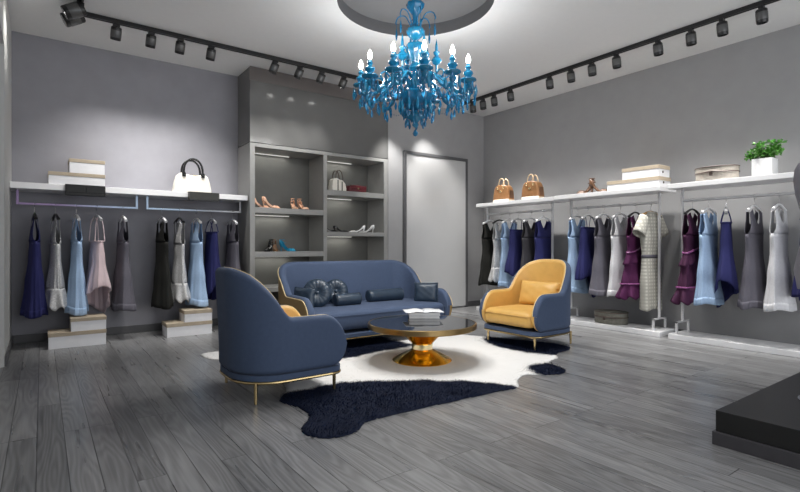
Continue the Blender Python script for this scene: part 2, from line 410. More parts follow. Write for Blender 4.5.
tan_bag('tan domed handbag nearest the corner on the far right-hand rack shelf', (5.64, 5.10, 1.6485))
tan_bag('tan domed handbag nearer the middle rack on the far right-hand rack shelf', (5.64, 4.555, 1.6485))
# small bags in the cabinet
t = thing('handbag', 'small cream and olive tote with dark looped handles in the cabinet', 'handbag', (3.36, 6.12, 1.757), .1, 'handbags on the shelves')
ol = [(-.12,.002),(-.125,.06),(-.11,.16),(-.05,.19),(0,.17),(.05,.165),(.10,.12),(.12,.05),(.12,.002)]
slab_outline(ol, .12, .02, MB()).build('bag_body', M['cream'], t)
m = MB(); m.box(-.04,-.025,-.066,-.058,.01,.16); m.box(.03,.045,-.066,-.058,.01,.14); m.build('stripe', M['hatbox2'], t, smooth=False)
for y in (-.045, .04):
    m = MB(); arc_handle(.12, .15, .15, y, .007, m).build('handle', M['hatdark'], t)
t = thing('handbag', 'burgundy quilted clutch bag lying beside the cream tote in the cabinet', 'handbag', (3.66, 6.12, 1.757), .05, 'handbags on the shelves')
ol = [(-.15,.003),(-.155,.05),(-.14,.095),(-.07,.112),(.07,.108),(.14,.09),(.155,.05),(.15,.003)]
slab_outline(ol, .12, .03, MB()).build('bag_body', M['burg'], t)
MB().box(-.14,.14,-.066,-.055,.055,.10).build('flap', M['burg'], t, bevel=.01)
MB().box(-.015,.015,-.072,-.062,.05,.07).build('clasp', M['goldp'], t, bevel=.002)

# ------------------------------------------------------------------ shoes
def shoe(name, label, loc, rotz, up, group=None, sole=None, strappy=False):
    t = thing(name, label, 'shoe', loc, rotz, group)
    L = .23
    def zs(u): return .085*(1-min(1, max(0, (u-.12)/.5)))**1.6 + .004 if u > .12 else .089
    hw = lambda u: interp([(0,.018),(.12,.027),(.4,.026),(.72,.038),(.9,.028),(1,.004)], u)
    ht = lambda u: interp([(0,.055),(.1,.05),(.3,.022),(.55,.018),(.68,.034),(.85,.03),(1,.006)], u)
    rows = []; n = 20
    for i in range(n+1):
        u = i/n; w = hw(u); h = ht(u); z = zs(u); x = u*L - L*.5
        close = max(0, min(1, (u-.6)/.14))
        r = []
        for k in range(9):
            q = -1 + k/4.0
            a = abs(q)
            if a > .5:
                k2 = (a-.5)/.5
                yy = math.copysign(lerp(w, lerp(w*.98, .002, close), k2), q) if q else 0
                zz = z + .004 + h*(k2 if close < .01 else sin(k2*PI/2))
            else: yy = w*q/.5; zz = z + .004*(a/.5)**2
            r.append((x, yy, zz))
        rows.append(r)
    MB().grid(rows).build('upper', up, t, solid=.003)
    rows = [[(i/n*L-L*.5, hw(i/n)*q, zs(i/n)-.002) for q in (-1,-.5,0,.5,1)] for i in range(n+1)]
    MB().grid(rows).build('sole', sole or up, t, solid=.004)
    MB().tube([(-L*.44,0,.086),(-L*.43,0,.06),(-L*.42,0,.03),(-L*.42,0,.0)], [.015,.009,.006,.006], 10).build('heel', up, t)
    if strappy:
        m = MB()
        for x, z, rr in ((-L*.36,.155,.028),(-L*.30,.115,.026)):
            m.tube([(x+rr*cos(a)*1.2, rr*sin(a), z) for a in [2*PI*i/16 for i in range(16)]], .0035, 6, closed=True)
        m.tube([(-L*.5,0,.13),(-L*.49,0,.16)], .005, 6)
        m.build('strap', up, t)
    return t
SY = 6.12
gs = 'high heels on the cabinet shelves'
shoe('high_heel_shoe', 'nude patent high heel at the left end of the upper left cabinet shelf', (2.27, SY+.03, 1.477), -.12, M['nude'], gs)
shoe('high_heel_shoe', 'nude patent high heel next to the leftmost one on the upper left cabinet shelf', (2.37, SY-.06, 1.477), -.05, M['nude'], gs)
shoe('high_heel_shoe', 'strappy nude high heel turned towards the room on the upper left cabinet shelf', (2.71, SY, 1.477), -1.7, M['nude'], gs, None, True)
shoe('high_heel_shoe', 'rightmost strappy nude high heel on the upper left cabinet shelf', (2.84, SY, 1.477), -1.35, M['nude'], gs, None, True)
shoe('high_heel_shoe', 'black ankle-strap heel on the lower left cabinet shelf', (2.36, SY, .927), -2.3, M['blackg'], gs, None, True)
shoe('high_heel_shoe', 'brown open heel between black and teal ones on the lower left cabinet shelf', (2.47, SY+.06, .927), -1.8, M['brown'], gs, None, True)
shoe('high_heel_shoe', 'teal blue heel on the lower left cabinet shelf', (2.62, SY, .927), -.9, M['teal'], gs, None, True)
shoe('high_heel_shoe', 'black and white heel at the left of the lower right cabinet shelf', (3.24, SY, 1.192), -.1, M['blackg'], gs, M['paper']).scale = (1,1,.7)
shoe('high_heel_shoe', 'black heel beside the black and white one on the lower right cabinet shelf', (3.40, SY-.03, 1.192), .0, M['blackg'], gs).scale = (1,1,.6)
shoe('high_heel_shoe', 'white heel facing left on the lower right cabinet shelf', (3.68, SY, 1.192), PI-.5, M['paper'], gs).scale = (1,1,.7)
shoe('high_heel_shoe', 'white heel at the right end of the lower right cabinet shelf', (3.84, SY, 1.192), PI-.9, M['paper'], gs).scale = (1,1,.75)
gs2 = 'strappy shoes on the middle rack'
shoe('high_heel_shoe', 'tan strappy heel standing left on the middle rack shelf', (5.64, 3.72, 1.6555), 2.6, M['brownd'], gs2, M['blackg'], True).scale = (1,1,1.25)
shoe('high_heel_shoe', 'tan strappy heel with dark sole beside the long carton on the middle rack', (5.64, 3.525, 1.6555), -1.3, M['brownd'], gs2, M['blackg'], True).scale = (1,1,1.25)

# ------------------------------------------------------------------ left wall shelf with two rails
t = thing('wall_shelf', 'long white wall shelf on the left carrying two hanging rails', 'shelf', (0,0,0))
MB().box(XL+.002, 2.04, 5.98, YB-.001, SH-.06, SH).build('board', M['white'], t, smooth=False, bevel=.003)
RZL = 1.418; RYL = 6.135
def uframe(x0, x1, mt):
    m = MB(); q = .0105
    m.box(x0, x0+.022, RYL-q, RYL+q, RZL-q, SH-.061); m.box(x1-.022, x1, RYL-q, RYL+q, RZL-q, SH-.061); m.box(x0+.022, x1-.022, RYL-q, RYL+q, RZL-q, RZL+q)
    return m.build('hanging_rail', mt, t, smooth=False, bevel=.003)
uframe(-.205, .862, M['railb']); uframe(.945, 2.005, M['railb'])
t = thing('clip_block', 'glossy black block on the front edge of the left wall shelf under the cartons', 'block', (.36, 5.94, 1.507))
MB().box(-.172,.172,-.035,.036,0,.1075).box(-.172,.172,.03,.055,.1075,.1115).build('block_body', M['block'], t, smooth=False, bevel=.004)
MB().box(-.166,-.01,-.042,-.034,.028,.10).build('front_plate', M['block'], t, smooth=False, bevel=.002)
MB().box(.006,.166,-.042,-.034,.028,.10).build('front_plate', M['block'], t, smooth=False, bevel=.002)
t = thing('clip_block', 'dark grey block on the front edge of the left wall shelf under the cream handbag', 'block', (1.515, 5.94, 1.527))
MB().box(-.165,.165,-.035,.036,0,.0875).box(-.165,.165,.03,.058,.0875,.0915).build('block_body', M['greyblk'], t, smooth=False, bevel=.004)
MB().box(-.16,.16,-.038,.03,-.006,0).build('base_plate', M['black'], t, smooth=False)

# ------------------------------------------------------------------ right-hand racks
RX, RZR = 5.645, 1.488
def rack(label, y0, y1, ztop, post_y, plinth):
    t = thing('clothes_rack', label, 'clothes rack', (0,0,0), 0, 'clothes racks along the right wall')
    MB().box(5.46, 5.84, y0, y1, ztop-.05, ztop).build('shelf_board', M['white'], t, smooth=False, bevel=.003)
    MB().box(5.458, 5.845, plinth[0], plinth[1], 0, .055).build('plinth', M['white'], t, smooth=False, bevel=.003)
    for py in post_y:
        MB().box(RX-.012,RX+.012,py-.012,py+.012,.186,ztop-.05).build('post', M['railw'], t, smooth=False, bevel=.003)
        m = MB(); m.box(5.50,5.52,py-.010,py+.010,.055,.185); m.box(5.77,5.79,py-.010,py+.010,.055,.185); m.box(5.50,5.79,py-.010,py+.010,.17,.186)
        m.build('foot_frame', M['railw'], t, smooth=False)
    MB().tube([(RX, post_y[0]+.012, RZR), (RX, post_y[1]-.012, RZR)], .014, 12).build('hanging_rail', M['railw'], t)
    return t
rack('farthest white clothes rack on the right with two tan handbags on top', 4.066, 5.505, 1.648, (4.225, 5.44), (4.09, 5.50))
rack('middle white clothes rack on the right with two white cartons on top', 2.690, 4.060, 1.655, (2.785, 3.93), (2.69, 4.07))
rack('nearest white clothes rack on the right with the potted plant on top', .80, 2.606, 1.663, (.92, 2.535), (.76, 2.60))

# ------------------------------------------------------------------ garments
def hanger(label, loc, rotz, kind='satin', group=None):
    t = thing('clothes_hanger', label, 'hanger', loc, rotz, group)
    pts = [(.020*cos(a), 0, .0+.020*sin(a)) for a in [PI*1.05 - i*PI*1.2/10 for i in range(11)]]
    pts += [(.012,0,-.025),(0,0,-.045),(0,0,-.098)]
    MB().tube(pts, .0026, 8).build('hook', M['chrome'], t)
    mt = {'satin': M['satin'], 'wood': M['wood'], 'dark': M['black'], 'clear': M['railw']}[kind]
    for s in (-1, 1):
        p = bez([(0,0,-.096),(s*.05,0,-.104),(s*.11,0,-.125),(s*.168,.0,-.150)], 5)
        MB().tube(p, [.009 + .006*(i/(len(p)-1)) for i in range(len(p))], 10).build('shoulder_arm', mt, t)
    return t
def fold(th, v, amp, k, ph): return 1 + amp*v*(sin(k*th+ph)*.6 + sin((k*2+1)*th+ph*2.3)*.4)
def dress(label, colr, loc, rotz, kind='tank', seed=0, band=False, length=1.0, group=None):
    rnd = random.Random(seed); ph = rnd.uniform(0, 6)
    zs, za, ze = -.135, -.375, -.125-length
    mt = C[colr]
    if kind == 'slip': za = -.26
    if kind == 'belted': za = -.36
    if kind in ('frill',): za = -.40
    hwT = {'tank': [(0,.185),(.22,.170),(.6,.20),(1,.235)], 'frill': [(0,.155),(.3,.145),(.7,.165),(1,.175)], 'slip': [(0,.175),(.3,.18),(1,.25)],
           'drape': [(0,.15),(.3,.16),(1,.20)], 'ruffle': [(0,.185),(.25,.17),(.6,.215),(1,.26)], 'belted': [(0,.165),(.28,.135),(.36,.14),(.7,.155),(1,.15)]}[kind]
    tT = {'tank': [(0,.085),(.25,.10),(.6,.145),(1,.195)], 'frill': [(0,.075),(.3,.08),(1,.13)], 'slip': [(0,.09),(.3,.11),(1,.19)], 'drape': [(0,.09),(.3,.12),(1,.22)],
          'ruffle': [(0,.11),(.25,.09),(.6,.13),(1,.18)], 'belted': [(0,.13),(.28,.10),(.7,.13),(1,.14)]}[kind]
    amp = {'tank':.14,'frill':.12,'slip':.18,'drape':.22,'ruffle':.12,'belted':.05}[kind]
    k = rnd.choice([5, 6, 7]); N = 56
    def ring(v, z, hs=1.0, extra=0):
        w = interp(hwT, v)*hs; t_ = interp(tT, v)*.5*hs
        out = []
        for j in range(N):
            th = 2*PI*j/N; f = fold(th, v, amp, k, ph) + extra*sin(11*th+ph)
            out.append((w*cos(th)*(1+(f-1)*.5), t_*math.copysign(abs(sin(th))**.8, sin(th))*f + .012*v*sin(3*th+ph), z))
        return out
    def hem(th, v):
        if kind == 'slip': return v*v*(-.10*cos(th-.2) - .05*sin(2*th+ph) - .07*max(0, cos(th-.5))**6)
        if kind == 'drape': return v*v*(-.13*cos(th+.5) + .05*sin(2*th+ph))
        return v*.012*sin(3*th+ph)
    rows = []; R = 22; vmax = 1.0
    zend = ze
    if kind == 'frill': zend = ze+.17
    if kind == 'ruffle': zend = ze+.14
    for i in range(R+1):
        v = i/R; z = lerp(za, zend, v)
        r = ring(v, z)
        rows.append([(x, y, zz + hem(2*PI*j/N, v)) for j, (x, y, zz) in enumerate(r)])
    m = MB(); m.grid(rows, True)
    # front and back bodice sheets, four strap patches
    if kind != 'belted' and kind not in ('slip', 'drape'):
        w0 = interp(hwT, 0); t0 = interp(tT, 0)*.5
        nck = .10 if kind == 'tank' else .14
        for sx in (-1, 1):
            for sy in (-1, 1):
                pr = []
                for i in range(11):
                    u = i/10; z = lerp(za, zs, u)
                    e = (1-u)**2
                    xo = lerp(.155, w0, (1-u)**1.3) - .022*sin(PI*min(1, u*1.2))*(1 if u < .83 else 0)
                    xi = 0 if u < .42 else .085*((u-.42)/.58)**.5
                    row = []
                    for q in range(9):
                        cq = cos(PI/2*q/8); x = xi + (xo-xi)*cq if u > 0 else w0*cq
                        rel = min(1, x/max(w0, .001))
                        y = t0*max(0, 1-rel*rel)**.4*(1-u*.6) + .004
                        y = y*(1-u**3) + .016*u**3
                        row.append((sx*x, sy*y, z - (.035*((x-.085)/.08) if u > .99 else .035*u*u*max(0,(x-.085)/.08))))
                    pr.append(row)
                m.grid(pr)
    if kind == 'belted':
        w0 = interp(hwT, 0); t0 = interp(tT, 0)*.5
        rr = []
        for i in range(9):
            u = i/8; z = lerp(za, -.105, u); w = lerp(w0, .075, u**1.3); tt = lerp(t0, .045, u)
            rr.append([(w*cos(2*PI*j/N), tt*math.copysign(abs(sin(2*PI*j/N))**.8, sin(2*PI*j/N)), z + .05*u*(abs(cos(2*PI*j/N)) < .5)*0) for j in range(N)])
        m.grid(rr, True)
    o = m.build('dress', mt, None, loc=loc, rotz=rotz, solid=.0025, weld=.0008)
    tag(o, label, 'dress', group)
    if kind in ('slip', 'drape'):
        for sx in (-1, 1):
            pp = [(sx*.115, -.045, za+.005), (sx*.10, -.03, -.18), (sx*.085, 0, -.112), (sx*.10, .03, -.18), (sx*.115, .045, za+.005)]
            MB().tube(bez(pp, 5), .005, 6).build('strap', mt, o)
        # folded neckline edge
        w0 = interp(hwT, 0); t0 = interp(tT, 0)*.5
        MB().tube([(w0*1.01*cos(a), t0*1.05*math.copysign(abs(sin(a))**.8, sin(a)), za+.004) for a in [2*PI*i/40 for i in range(40)]], .006, 6, closed=True).build('neckline', mt, o)
    if kind == 'tank' and band:
        rows = []
        for i in range(4):
            v = .90 + .1*i/3; z = lerp(za, zend, v)
            rows.append([(x*1.006, y*1.012, zz + hem(2*PI*j/N, v)) for j, (x, y, zz) in enumerate(ring(v, z))])
        MB().grid(rows, True).build('hem_band', mt, o, solid=.003)
    if kind in ('frill', 'ruffle'):
        w0 = interp(hwT, 1); t0 = interp(tT, 1)*.5
        h = .19 if kind == 'frill' else .15; kk = 7 if kind == 'frill' else 9
        rows = []
        for i in range(9):
            u = i/8; z = lerp(zend+.01, zend-h, u); r = []
            for j in range(96):
                th = 2*PI*j/96; f = 1 + .55*u*(.5+.5*sin(kk*th+ph)) + .10*u
                r.append((w0*cos(th)*(1+(f-1)*.55), t0*sin(th)*f*1.15, z + .02*u*sin(kk*th+ph+1)))
            rows.append(r)
        MB().grid(rows, True).build('ruffle', mt, o, solid=.0025)
    if kind == 'ruffle':
        for zf, hs, tl in ((-.52, 1.06, .05), (lerp(za, zend, .98), 1.04, .0)):
            v = (zf-za)/(zend-za); rg = ring(v, zf, hs)
            MB().tube([(x, y, z + tl*cos(2*PI*j/N)) for j, (x, y, z) in enumerate(rg)], .011, 6, closed=True).build('satin_trim', C['satin'], o)
        rows = []
        for i in range(6):
            u = i/5; zf = -.53-.13*u; v = (zf-za)/(zend-za)
            rows.append([(x*(1+.05*sin(8*2*PI*j/N)*u), y*(1+.2*u*sin(8*2*PI*j/N)), z+.05*cos(2*PI*j/N)) for j, (x, y, z) in enumerate(ring(v, zf, 1.07+.08*u))])
        MB().grid(rows, True).build('peplum', mt, o, solid=.002)
    if kind == 'belted':
        v = .29; rg = ring(v, lerp(za, zend, v), 1.04)
        MB().grid([[(x, y, z+.018) for x, y, z in rg], [(x*1.02, y*1.02, z) for x, y, z in rg], [(x, y, z-.018) for x, y, z in rg]], True).build('belt', C['grey'], o, solid=.005)
        for sx in (-1, 1):
            rows = []
            for i in range(9):
                u = i/8; cx = lerp(.115, .215, u); cz = lerp(-.165, -.36, u); a = .065+.02*u
                dx, dz = .52, -.85
                rows.append([(sx*(cx + a*cos(q)*.85), .052*sin(q)*(1+.2*u), cz + a*cos(q)*.52) for q in [2*PI*j/24 for j in range(24)]])
            MB().grid(rows, True).build('sleeve', mt, o, solid=.003)
        MB().tube([(.078*cos(a), .047*sin(a), -.107) for a in [2*PI*i/30 for i in range(30)]], .008, 6, closed=True).build('collar', mt, o)
    return o
def short(lb):
    w = lb.split()
    for i, x in enumerate(w):
        if x in ('dress', 'slip'): return ' '.join(w[:i+1] + (['dress'] if x == 'slip' else []))
    return lb
gd = 'dresses on the back-left rails'; gh = 'hangers on the back-left rails'
left = [  # x, colour, kind, yaw offset, band, hanger, label bits
 (-.058,'navy','tank',.30,True,'dark','navy blue sleeveless dress at the left end of the left wall rail'),
 (.112,'silver','frill',.42,False,'dark','silver grey lace dress with flounced hem between navy and pale blue on the first rail'),
 (.292,'blue','tank',.30,True,'satin','pale blue sleeveless dress in the middle of the first left rail'),
 (.473,'pink','drape',.50,False,'clear','blush pink satin slip dress with draped hem on the first left rail'),
 (.715,'grey','tank',.30,True,'satin','mauve grey sleeveless dress at the right end of the first left rail'),
 (1.108,'black','tank',.30,False,'satin','black sleeveless dress at the left end of the second left rail'),
 (1.289,'silver','frill',.30,False,'dark','silver lace dress with flounced hem beside the black dress on the second rail'),
 (1.478,'blue','tank',.25,True,'satin','pale blue sleeveless dress in the middle of the second left rail'),
 (1.655,'navy','slip',.15,False,'clear','navy slip dress with pointed hem on the second left rail'),
 (1.902,'grey','tank',.15,False,'satin','mauve grey dress next to the cabinet, partly behind the blue armchair'),
]
for i, (x, c_, kd, yaw, bd, hk, lb) in enumerate(left):
    rz = PI/2 + yaw*.45 - .06
    hanger(('white satin' if hk == 'satin' else 'thin metal' if hk == 'clear' else 'black') + ' hanger holding the ' + short(lb) + (' of the first left rail' if i < 5 else ' of the second left rail'), (x, RYL, RZL+.0005), rz, hk, gh)
    dress(lb, c_, (x, RYL, RZL), rz, kd, 11+i, bd, .985 if kd in ('tank',) else (.90 if kd == 'frill' else .88 if kd == 'slip' else .86), gd)
racks = [
 ('far right rack', [(5.60,'black','tank',0,False,'satin','black sleeveless dress nearest the corner on the far right rack'),
  (5.40,'silver','frill',.1,False,'dark','silver lace dress with flounced hem on the far right rack'),
  (5.20,'blue','tank',.05,True,'satin','pale blue sleeveless dress on the far right rack'),
  (5.02,'navy','slip',0,False,'clear','navy slip dress beside the pale blue one on the far right rack'),
  (4.785,'char','tank',0,False,'satin','charcoal dress above the yellow armchair on the far right rack'),
  (4.555,'navy','tank',0,False,'satin','navy sleeveless dress at the near end of the far right rack')]),
 ('middle rack', [(4.00,'blue','tank',0,True,'satin','pale blue dress at the far end of the middle rack behind the yellow armchair'),
  (3.835,'navy','slip',.1,False,'clear','navy slip dress beside the pale blue one on the middle rack'),
  (3.61,'grey','tank',0,True,'satin','mauve grey sleeveless dress on the middle rack above the olive hat box'),
  (3.385,'white','tank',0,True,'satin','white sleeveless dress in the middle of the middle rack'),
  (3.185,'purple','ruffle',.05,False,'dark','plum dress with satin ruffles on the middle rack'),
  (3.00,'tweed','belted',-.12,False,'wood','ivory checked short-sleeved dress with a grey belt on the middle rack')]),
 ('near right rack', [(2.535,'purpled','ruffle',0,False,'dark','plum ruffled dress at the far end of the nearest rack'),
  (2.37,'blue','tank',0,True,'satin','pale blue sleeveless dress on the nearest rack'),
  (2.20,'navy','slip',.35,False,'clear','navy slip dress with pointed hem on the nearest rack'),
  (1.945,'grey','tank',0,True,'satin','mauve grey sleeveless dress on the nearest rack below the plant'),
  (1.735,'white','tank',0,True,'satin','white sleeveless dress on the nearest rack'),
  (1.50,'navy','slip',.1,False,'clear','navy dress cut off by the right edge of the picture')]),
]
for q, (rn, items) in enumerate(racks):
    for i, (y, c_, kd, yaw, bd, hk, lb) in enumerate(items):
        y = y*.960; loc = (RX-.01, y, RZR)
        hanger(('white satin' if hk == 'satin' else 'thin metal' if hk == 'clear' else 'wooden' if hk == 'wood' else 'black') + ' hanger holding the ' + short(lb) + ' of the ' + rn, (RX, y, RZR+.0005), yaw, hk, 'hangers on the right racks')
        dress(lb, c_, (RX, y, RZR), yaw, kd, 40+q*10+i, bd, {'tank':.965,'frill':.87,'slip':.84,'ruffle':.95,'belted':1.09}[kd], 'dresses on the right racks')

# ------------------------------------------------------------------ upholstered seats
def u_path(w, d, rb, n=18):
    """U in plan: x across (-w/2..w/2), y from front (0) to back (d); starts at front left, ends at front right"""
    P = []
    for i in range(40): P.append((-w/2, (d-rb)*(i/40)**1.4, 0))
    for i in range(n+1):
        a = PI - PI/2*i/n; P.append((-w/2+rb+rb*cos(a), d-rb+rb*sin(a), 0))
    nb = max(6, int(w/.12))
    for i in range(1, nb): P.append((lerp(-w/2+rb, w/2-rb, i/nb), d, 0))
    for i in range(n+1):
        a = PI/2 - PI/2*i/n; P.append((w/2-rb+rb*cos(a), d-rb+rb*sin(a), 0))
    for i in range(39, -1, -1): P.append((w/2, (d-rb)*(i/40)**1.4, 0))
    return [Vector(p) for p in P]
def seat(name, label, cat, loc, rotz, w, d, rb, outer_m, inner_m, seat_m, zb, zt, za, group=None, legs=None, recline=.03):
    t = thing(name, label, cat, loc, rotz, group)
    th = .075; P = u_path(w-th, d-th/2, rb); n = len(P)
    zm = .335; phi = 1.3 if name == 'sofa' else -.5
    def prof(p):
        y = p.y; x = abs(p.x)
        top = lin([(0,za-.012),(d*.12,za),(d*.545,za+.003),(d*.575,lerp(za,zt,.05)),(d*.61,lerp(za,zt,.15)),(d*.66,lerp(za,zt,.33)),(d*.72,lerp(za,zt,.52)),(d*.79,lerp(za,zt,.70)),(d*.86,lerp(za,zt,.845)),(d*.93,lerp(za,zt,.94)),(d*.97,lerp(za,zt,.985)),(d,zt)], y)
        bot = zb
        if y < .16: g = max(.004, math.sqrt(max(0, 1-(1-y/.16)**2))); top = zm + (top-zm)*g
        if y < .11: g = max(.004, math.sqrt(max(0, 1-(1-y/.11)**2))**.8); bot = zm - (zm-zb)*g
        # rounded top corners of the back
        return bot, top
    outr, innr, pip = [], [], []
    for i, p in enumerate(P):
        tn = (P[min(i+1, n-1)]-P[max(i-1, 0)]).normalized(); nr = Vector((-tn.y, tn.x, 0))   # left normal = outward for this direction
        b, tp = prof(p); h = tp-b; r = min(th/2, h/2.01)
        lean = lambda z: Vector((0, recline*max(0, z-.35)*2*max(0, (p.y-d*.5)/(d*.5)), 0))
        def pt(off, z): return tuple(p + nr*off + lean(z) + Vector((0,0,z)))
        o_, i_ = [], []
        for k in range(8):
            a = lerp(phi, PI/2, k/7); o_.append(pt(th/2*sin(a), tp - r + r*cos(a)))
            a = lerp(phi, -PI/2, k/7); i_.append(pt(th/2*sin(a), tp - r + r*cos(a)))
        for k in range(1, 6):
            z = lerp(tp-r, b+r, k/6); o_.append(pt(th/2, z)); i_.append(pt(-th/2, z))
        for k in range(7):
            a = PI/2*k/6; o_.append(pt(th/2*cos(a), b + r - r*sin(a))); i_.append(pt(-th/2*cos(a), b + r - r*sin(a)))
        outr.append(o_); innr.append(i_); pip.append(pt(th/2*sin(phi)*1.02, tp - r + r*cos(phi) + .001))
    end = lambda i: [pt_ for pt_ in ([tuple(P[i]+Vector((0,-.004 if True else 0,z))) for z in (prof(P[i])[1]-.001, prof(P[i])[0]+.001)])]
    MB().grid(outr).build('outer_shell', outer_m, t)
    MB().grid(innr).build('inner_lining', inner_m, t)
    lo = [Vector((P[0].x, P[0].y-.001, zb+.06))]
    pp = [tuple(Vector(pip[0]) + Vector((0,-.002,-.03*k))) for k in range(3, 0, -1)]
    MB().tube(pip, .0055 if name == 'sofa' else .004, 8).build('piping', M['pipe'] , t)
    # seat cushion, fills the U and bulges at the front
    wi = w/2-th-.001; di = d-th-.01; yf = -.012 if name != 'sofa' else .03
    z0, z1 = zb+.03, .365
    rows = []
    def ring_(ins, z):
        pts = []; rr = rb-th*.5; X = wi-ins
        yb = di-ins*.5; y0 = yf+ins
        R1 = .05
        for a0, cx, cy, r in ((PI, -X+R1, y0+R1, R1), (1.5*PI, X-R1, y0+R1, R1), (0, X-rr, yb-rr, rr), (PI/2, -X+rr, yb-rr, rr)):
            for k in range(7):
                a = a0+PI/2*k/6; pts.append((cx+r*cos(a), cy+r*sin(a), z))
        return pts
    rc = .045
    for k in range(6): a = PI/2*k/5; rows.append(ring_(rc*(1-sin(a)), z0+rc*(1-cos(a))))
    rows.append(ring_(-.004, (z0+z1)/2))
    for k in range(6): a = PI/2*k/5; rows.append(ring_(rc*(1-cos(a)), z1-rc+rc*sin(a)))
    rows.append([(x*.5, lerp(y, di/2, .5), z+.012) for x, y, z in rows[-1]])
    MB().grid(rows, True, None, True).build('seat_cushion', seat_m, t)
    seam = ring_(-.006, z1-rc*.9)
    MB().tube(seam, .004, 6, closed=True).build('seam_piping', seat_m, t)
    # base plate and gold frame
    bo = []
    def plan(ins):
        pts = []; R1, R2 = .09, rb-.0; X = w/2-ins
        for a0, cx, cy, r in ((PI, -X+R1, ins+R1-.005, R1), (1.5*PI, X-R1, ins+R1-.005, R1), (0, X-R2, d-ins-R2, R2), (PI/2, -X+R2, d-ins-R2, R2)):
            for k in range(9): a = a0+PI/2*k/8; pts.append((cx+r*cos(a), cy+r*sin(a)))
        return pts
    MB().grid([[(x, y, zb-.038) for x, y in plan(.02)], [(x, y, zb-.036) for x, y in plan(.014)], [(x, y, zb-.002) for x, y in plan(.014)], [(x,y,zb) for x,y in plan(.02)]], True, None, True).build('base_plate', M['blue'], t)
    MB().tube([(x, y, zb-.048) for x, y in plan(.018)], .0105, 8, closed=True).build('base_frame', M['gold'], t)
    for lx, ly in legs or ((-w/2+.075,.06),(w/2-.075,.06),(-w/2+.072,d-.108),(w/2-.072,d-.108)):
        MB().tube([(lx,ly,zb-.045),(lx,ly,.008)], [.0135,.010], 12).build('leg', M['gold'], t)
    return t
# local y=0 is the front, +y the back.  blue-backed armchairs with yellow lining
seat('armchair', 'blue-backed armchair on the left turned towards the coffee table, seen from behind', 'armchair', (1.695, 3.325, 0), PI/2, .75, .722, .27, M['blue'], M['yellow'], M['yellow'], .183, .87, .535, 'pair of armchairs')
seat('armchair', 'yellow-lined armchair with blue shell on the right beside the clothes racks', 'armchair', (3.715, 3.325, 0), -PI/2, .75, .722, .27, M['blue'], M['yellow'], M['yellow'], .183, .87, .535, 'pair of armchairs')
sofa = seat('sofa', 'long blue sofa with ochre outer shell in front of the display cabinet', 'sofa', (2.84, 4.12, 0), 0, 1.76, .90, .22, M['ochre'], M['blue'], M['blue'], .150, .835, .515, None)

# ------------------------------------------------------------------ cushions
def cushion(name, label, loc, rot, w, h, dth, m, group, pin=.6, seam=True):
    n = 18; rows_f, rows_b = [], []
    for i in range(n+1):
        a, b = [], []
        for j in range(n+1):
            u = -1+2*i/n; v = -1+2*j/n
            k = (1-u**4)*(1-v**4); zz = dth/2*max(0, k)**.55
            px = u*w/2*(1-.07*(1-v*v)*abs(u)**3*pin); pz = v*h/2*(1-.07*(1-u*u)*abs(v)**3*pin)
            wr = .003*sin(9*u+3*v)*sin(7*v)
            a.append((px, -zz-wr, pz)); b.append((px, zz, pz))
        rows_f.append(a); rows_b.append(b)
    o = MB().grid(rows_f).grid(rows_b).build(name, m, None, weld=.0008, loc=loc)
    o.rotation_euler = rot
    tag(o, label, 'cushion', group)
    ed = [(-1+2*i/n, -1) for i in range(n)] + [(1, -1+2*i/n) for i in range(n)] + [(1-2*i/n, 1) for i in range(n)] + [(-1, 1-2*i/n) for i in range(n)]
    pts = [(u*w/2*(1-.07*(1-v*v)*abs(u)**3*pin), 0, v*h/2*(1-.07*(1-u*u)*abs(v)**3*pin)) for u, v in ed]
    if seam: MB().tube(pts, .004, 6, closed=True).build('piping', m, o)
    return o
gc = 'cushions on the sofa'
def round_cushion(label, loc, rot, r):
    rows = []; n = 72
    for i in range(15):
        a = PI*i/14; rad = r*max(.02, sin(a))**.8; y = -.062*cos(a)*(1 if True else 1)
        row = []
        for j in range(n):
            th = 2*PI*j/n
            pl = .15*(sin(a)**1.0)*(abs(cos(8*th))**.5-.6)
            dimp = .042*math.exp(-(rad/(r*.38))**2)*(1 if y < 0 else -1)
            row.append((rad*cos(th), y*(1+pl*1.3)+dimp, rad*sin(th)))
        rows.append(row)
    o = MB().grid(rows, True, None, True).build('round_cushion', M['navylth'], None, loc=loc); o.rotation_euler = rot
    tag(o, label, 'cushion', gc)
    MB().lathe([(0,0),(.016,.002),(.018,.008),(.01,.014),(0,.015)], 16, Matrix.Translation((0,-.028,0)) @ Matrix.Rotation(PI/2,4,'X')).build('button', M['navylth'], o)
    return o
round_cushion('larger round pleated navy cushion at the left of the sofa', (2.30, 4.62, .512), (-.22, 0, -.40), .150)
round_cushion('smaller round pleated navy cushion behind the short bolster on the sofa', (2.56, 4.70, .508), (-.22, 0, -.40), .135)
def bolster(label, loc, L, r, rz):
    t = thing('bolster_cushion', label, 'cushion', loc, rz, gc)
    pr = [(0,-L/2),(r*.55,-L/2),(r*.85,-L/2+.006),(r*.98,-L/2+.022),(r,-L/2+.05),(r*1.02,0),(r,L/2-.05),(r*.98,L/2-.022),(r*.85,L/2-.006),(r*.55,L/2),(0,L/2)]
    MB().lathe(pr, 32, Matrix.Rotation(PI/2,4,'Y')).build('cover', M['navylth'], t)
    for s in (-1, 1): MB().tube([(s*(L/2-.016), r*.97*cos(a), r*.97*sin(a)) for a in [2*PI*i/28 for i in range(28)]], .004, 6, closed=True).build('piping', M['navylth'], t)
    return t
bolster('short navy leather bolster in front of the smaller round cushion', (2.60, 4.52, .437), .31, .064, 0)
bolster('long navy leather bolster in the middle of the sofa', (3.16, 4.64, .440), .47, .067, 0)
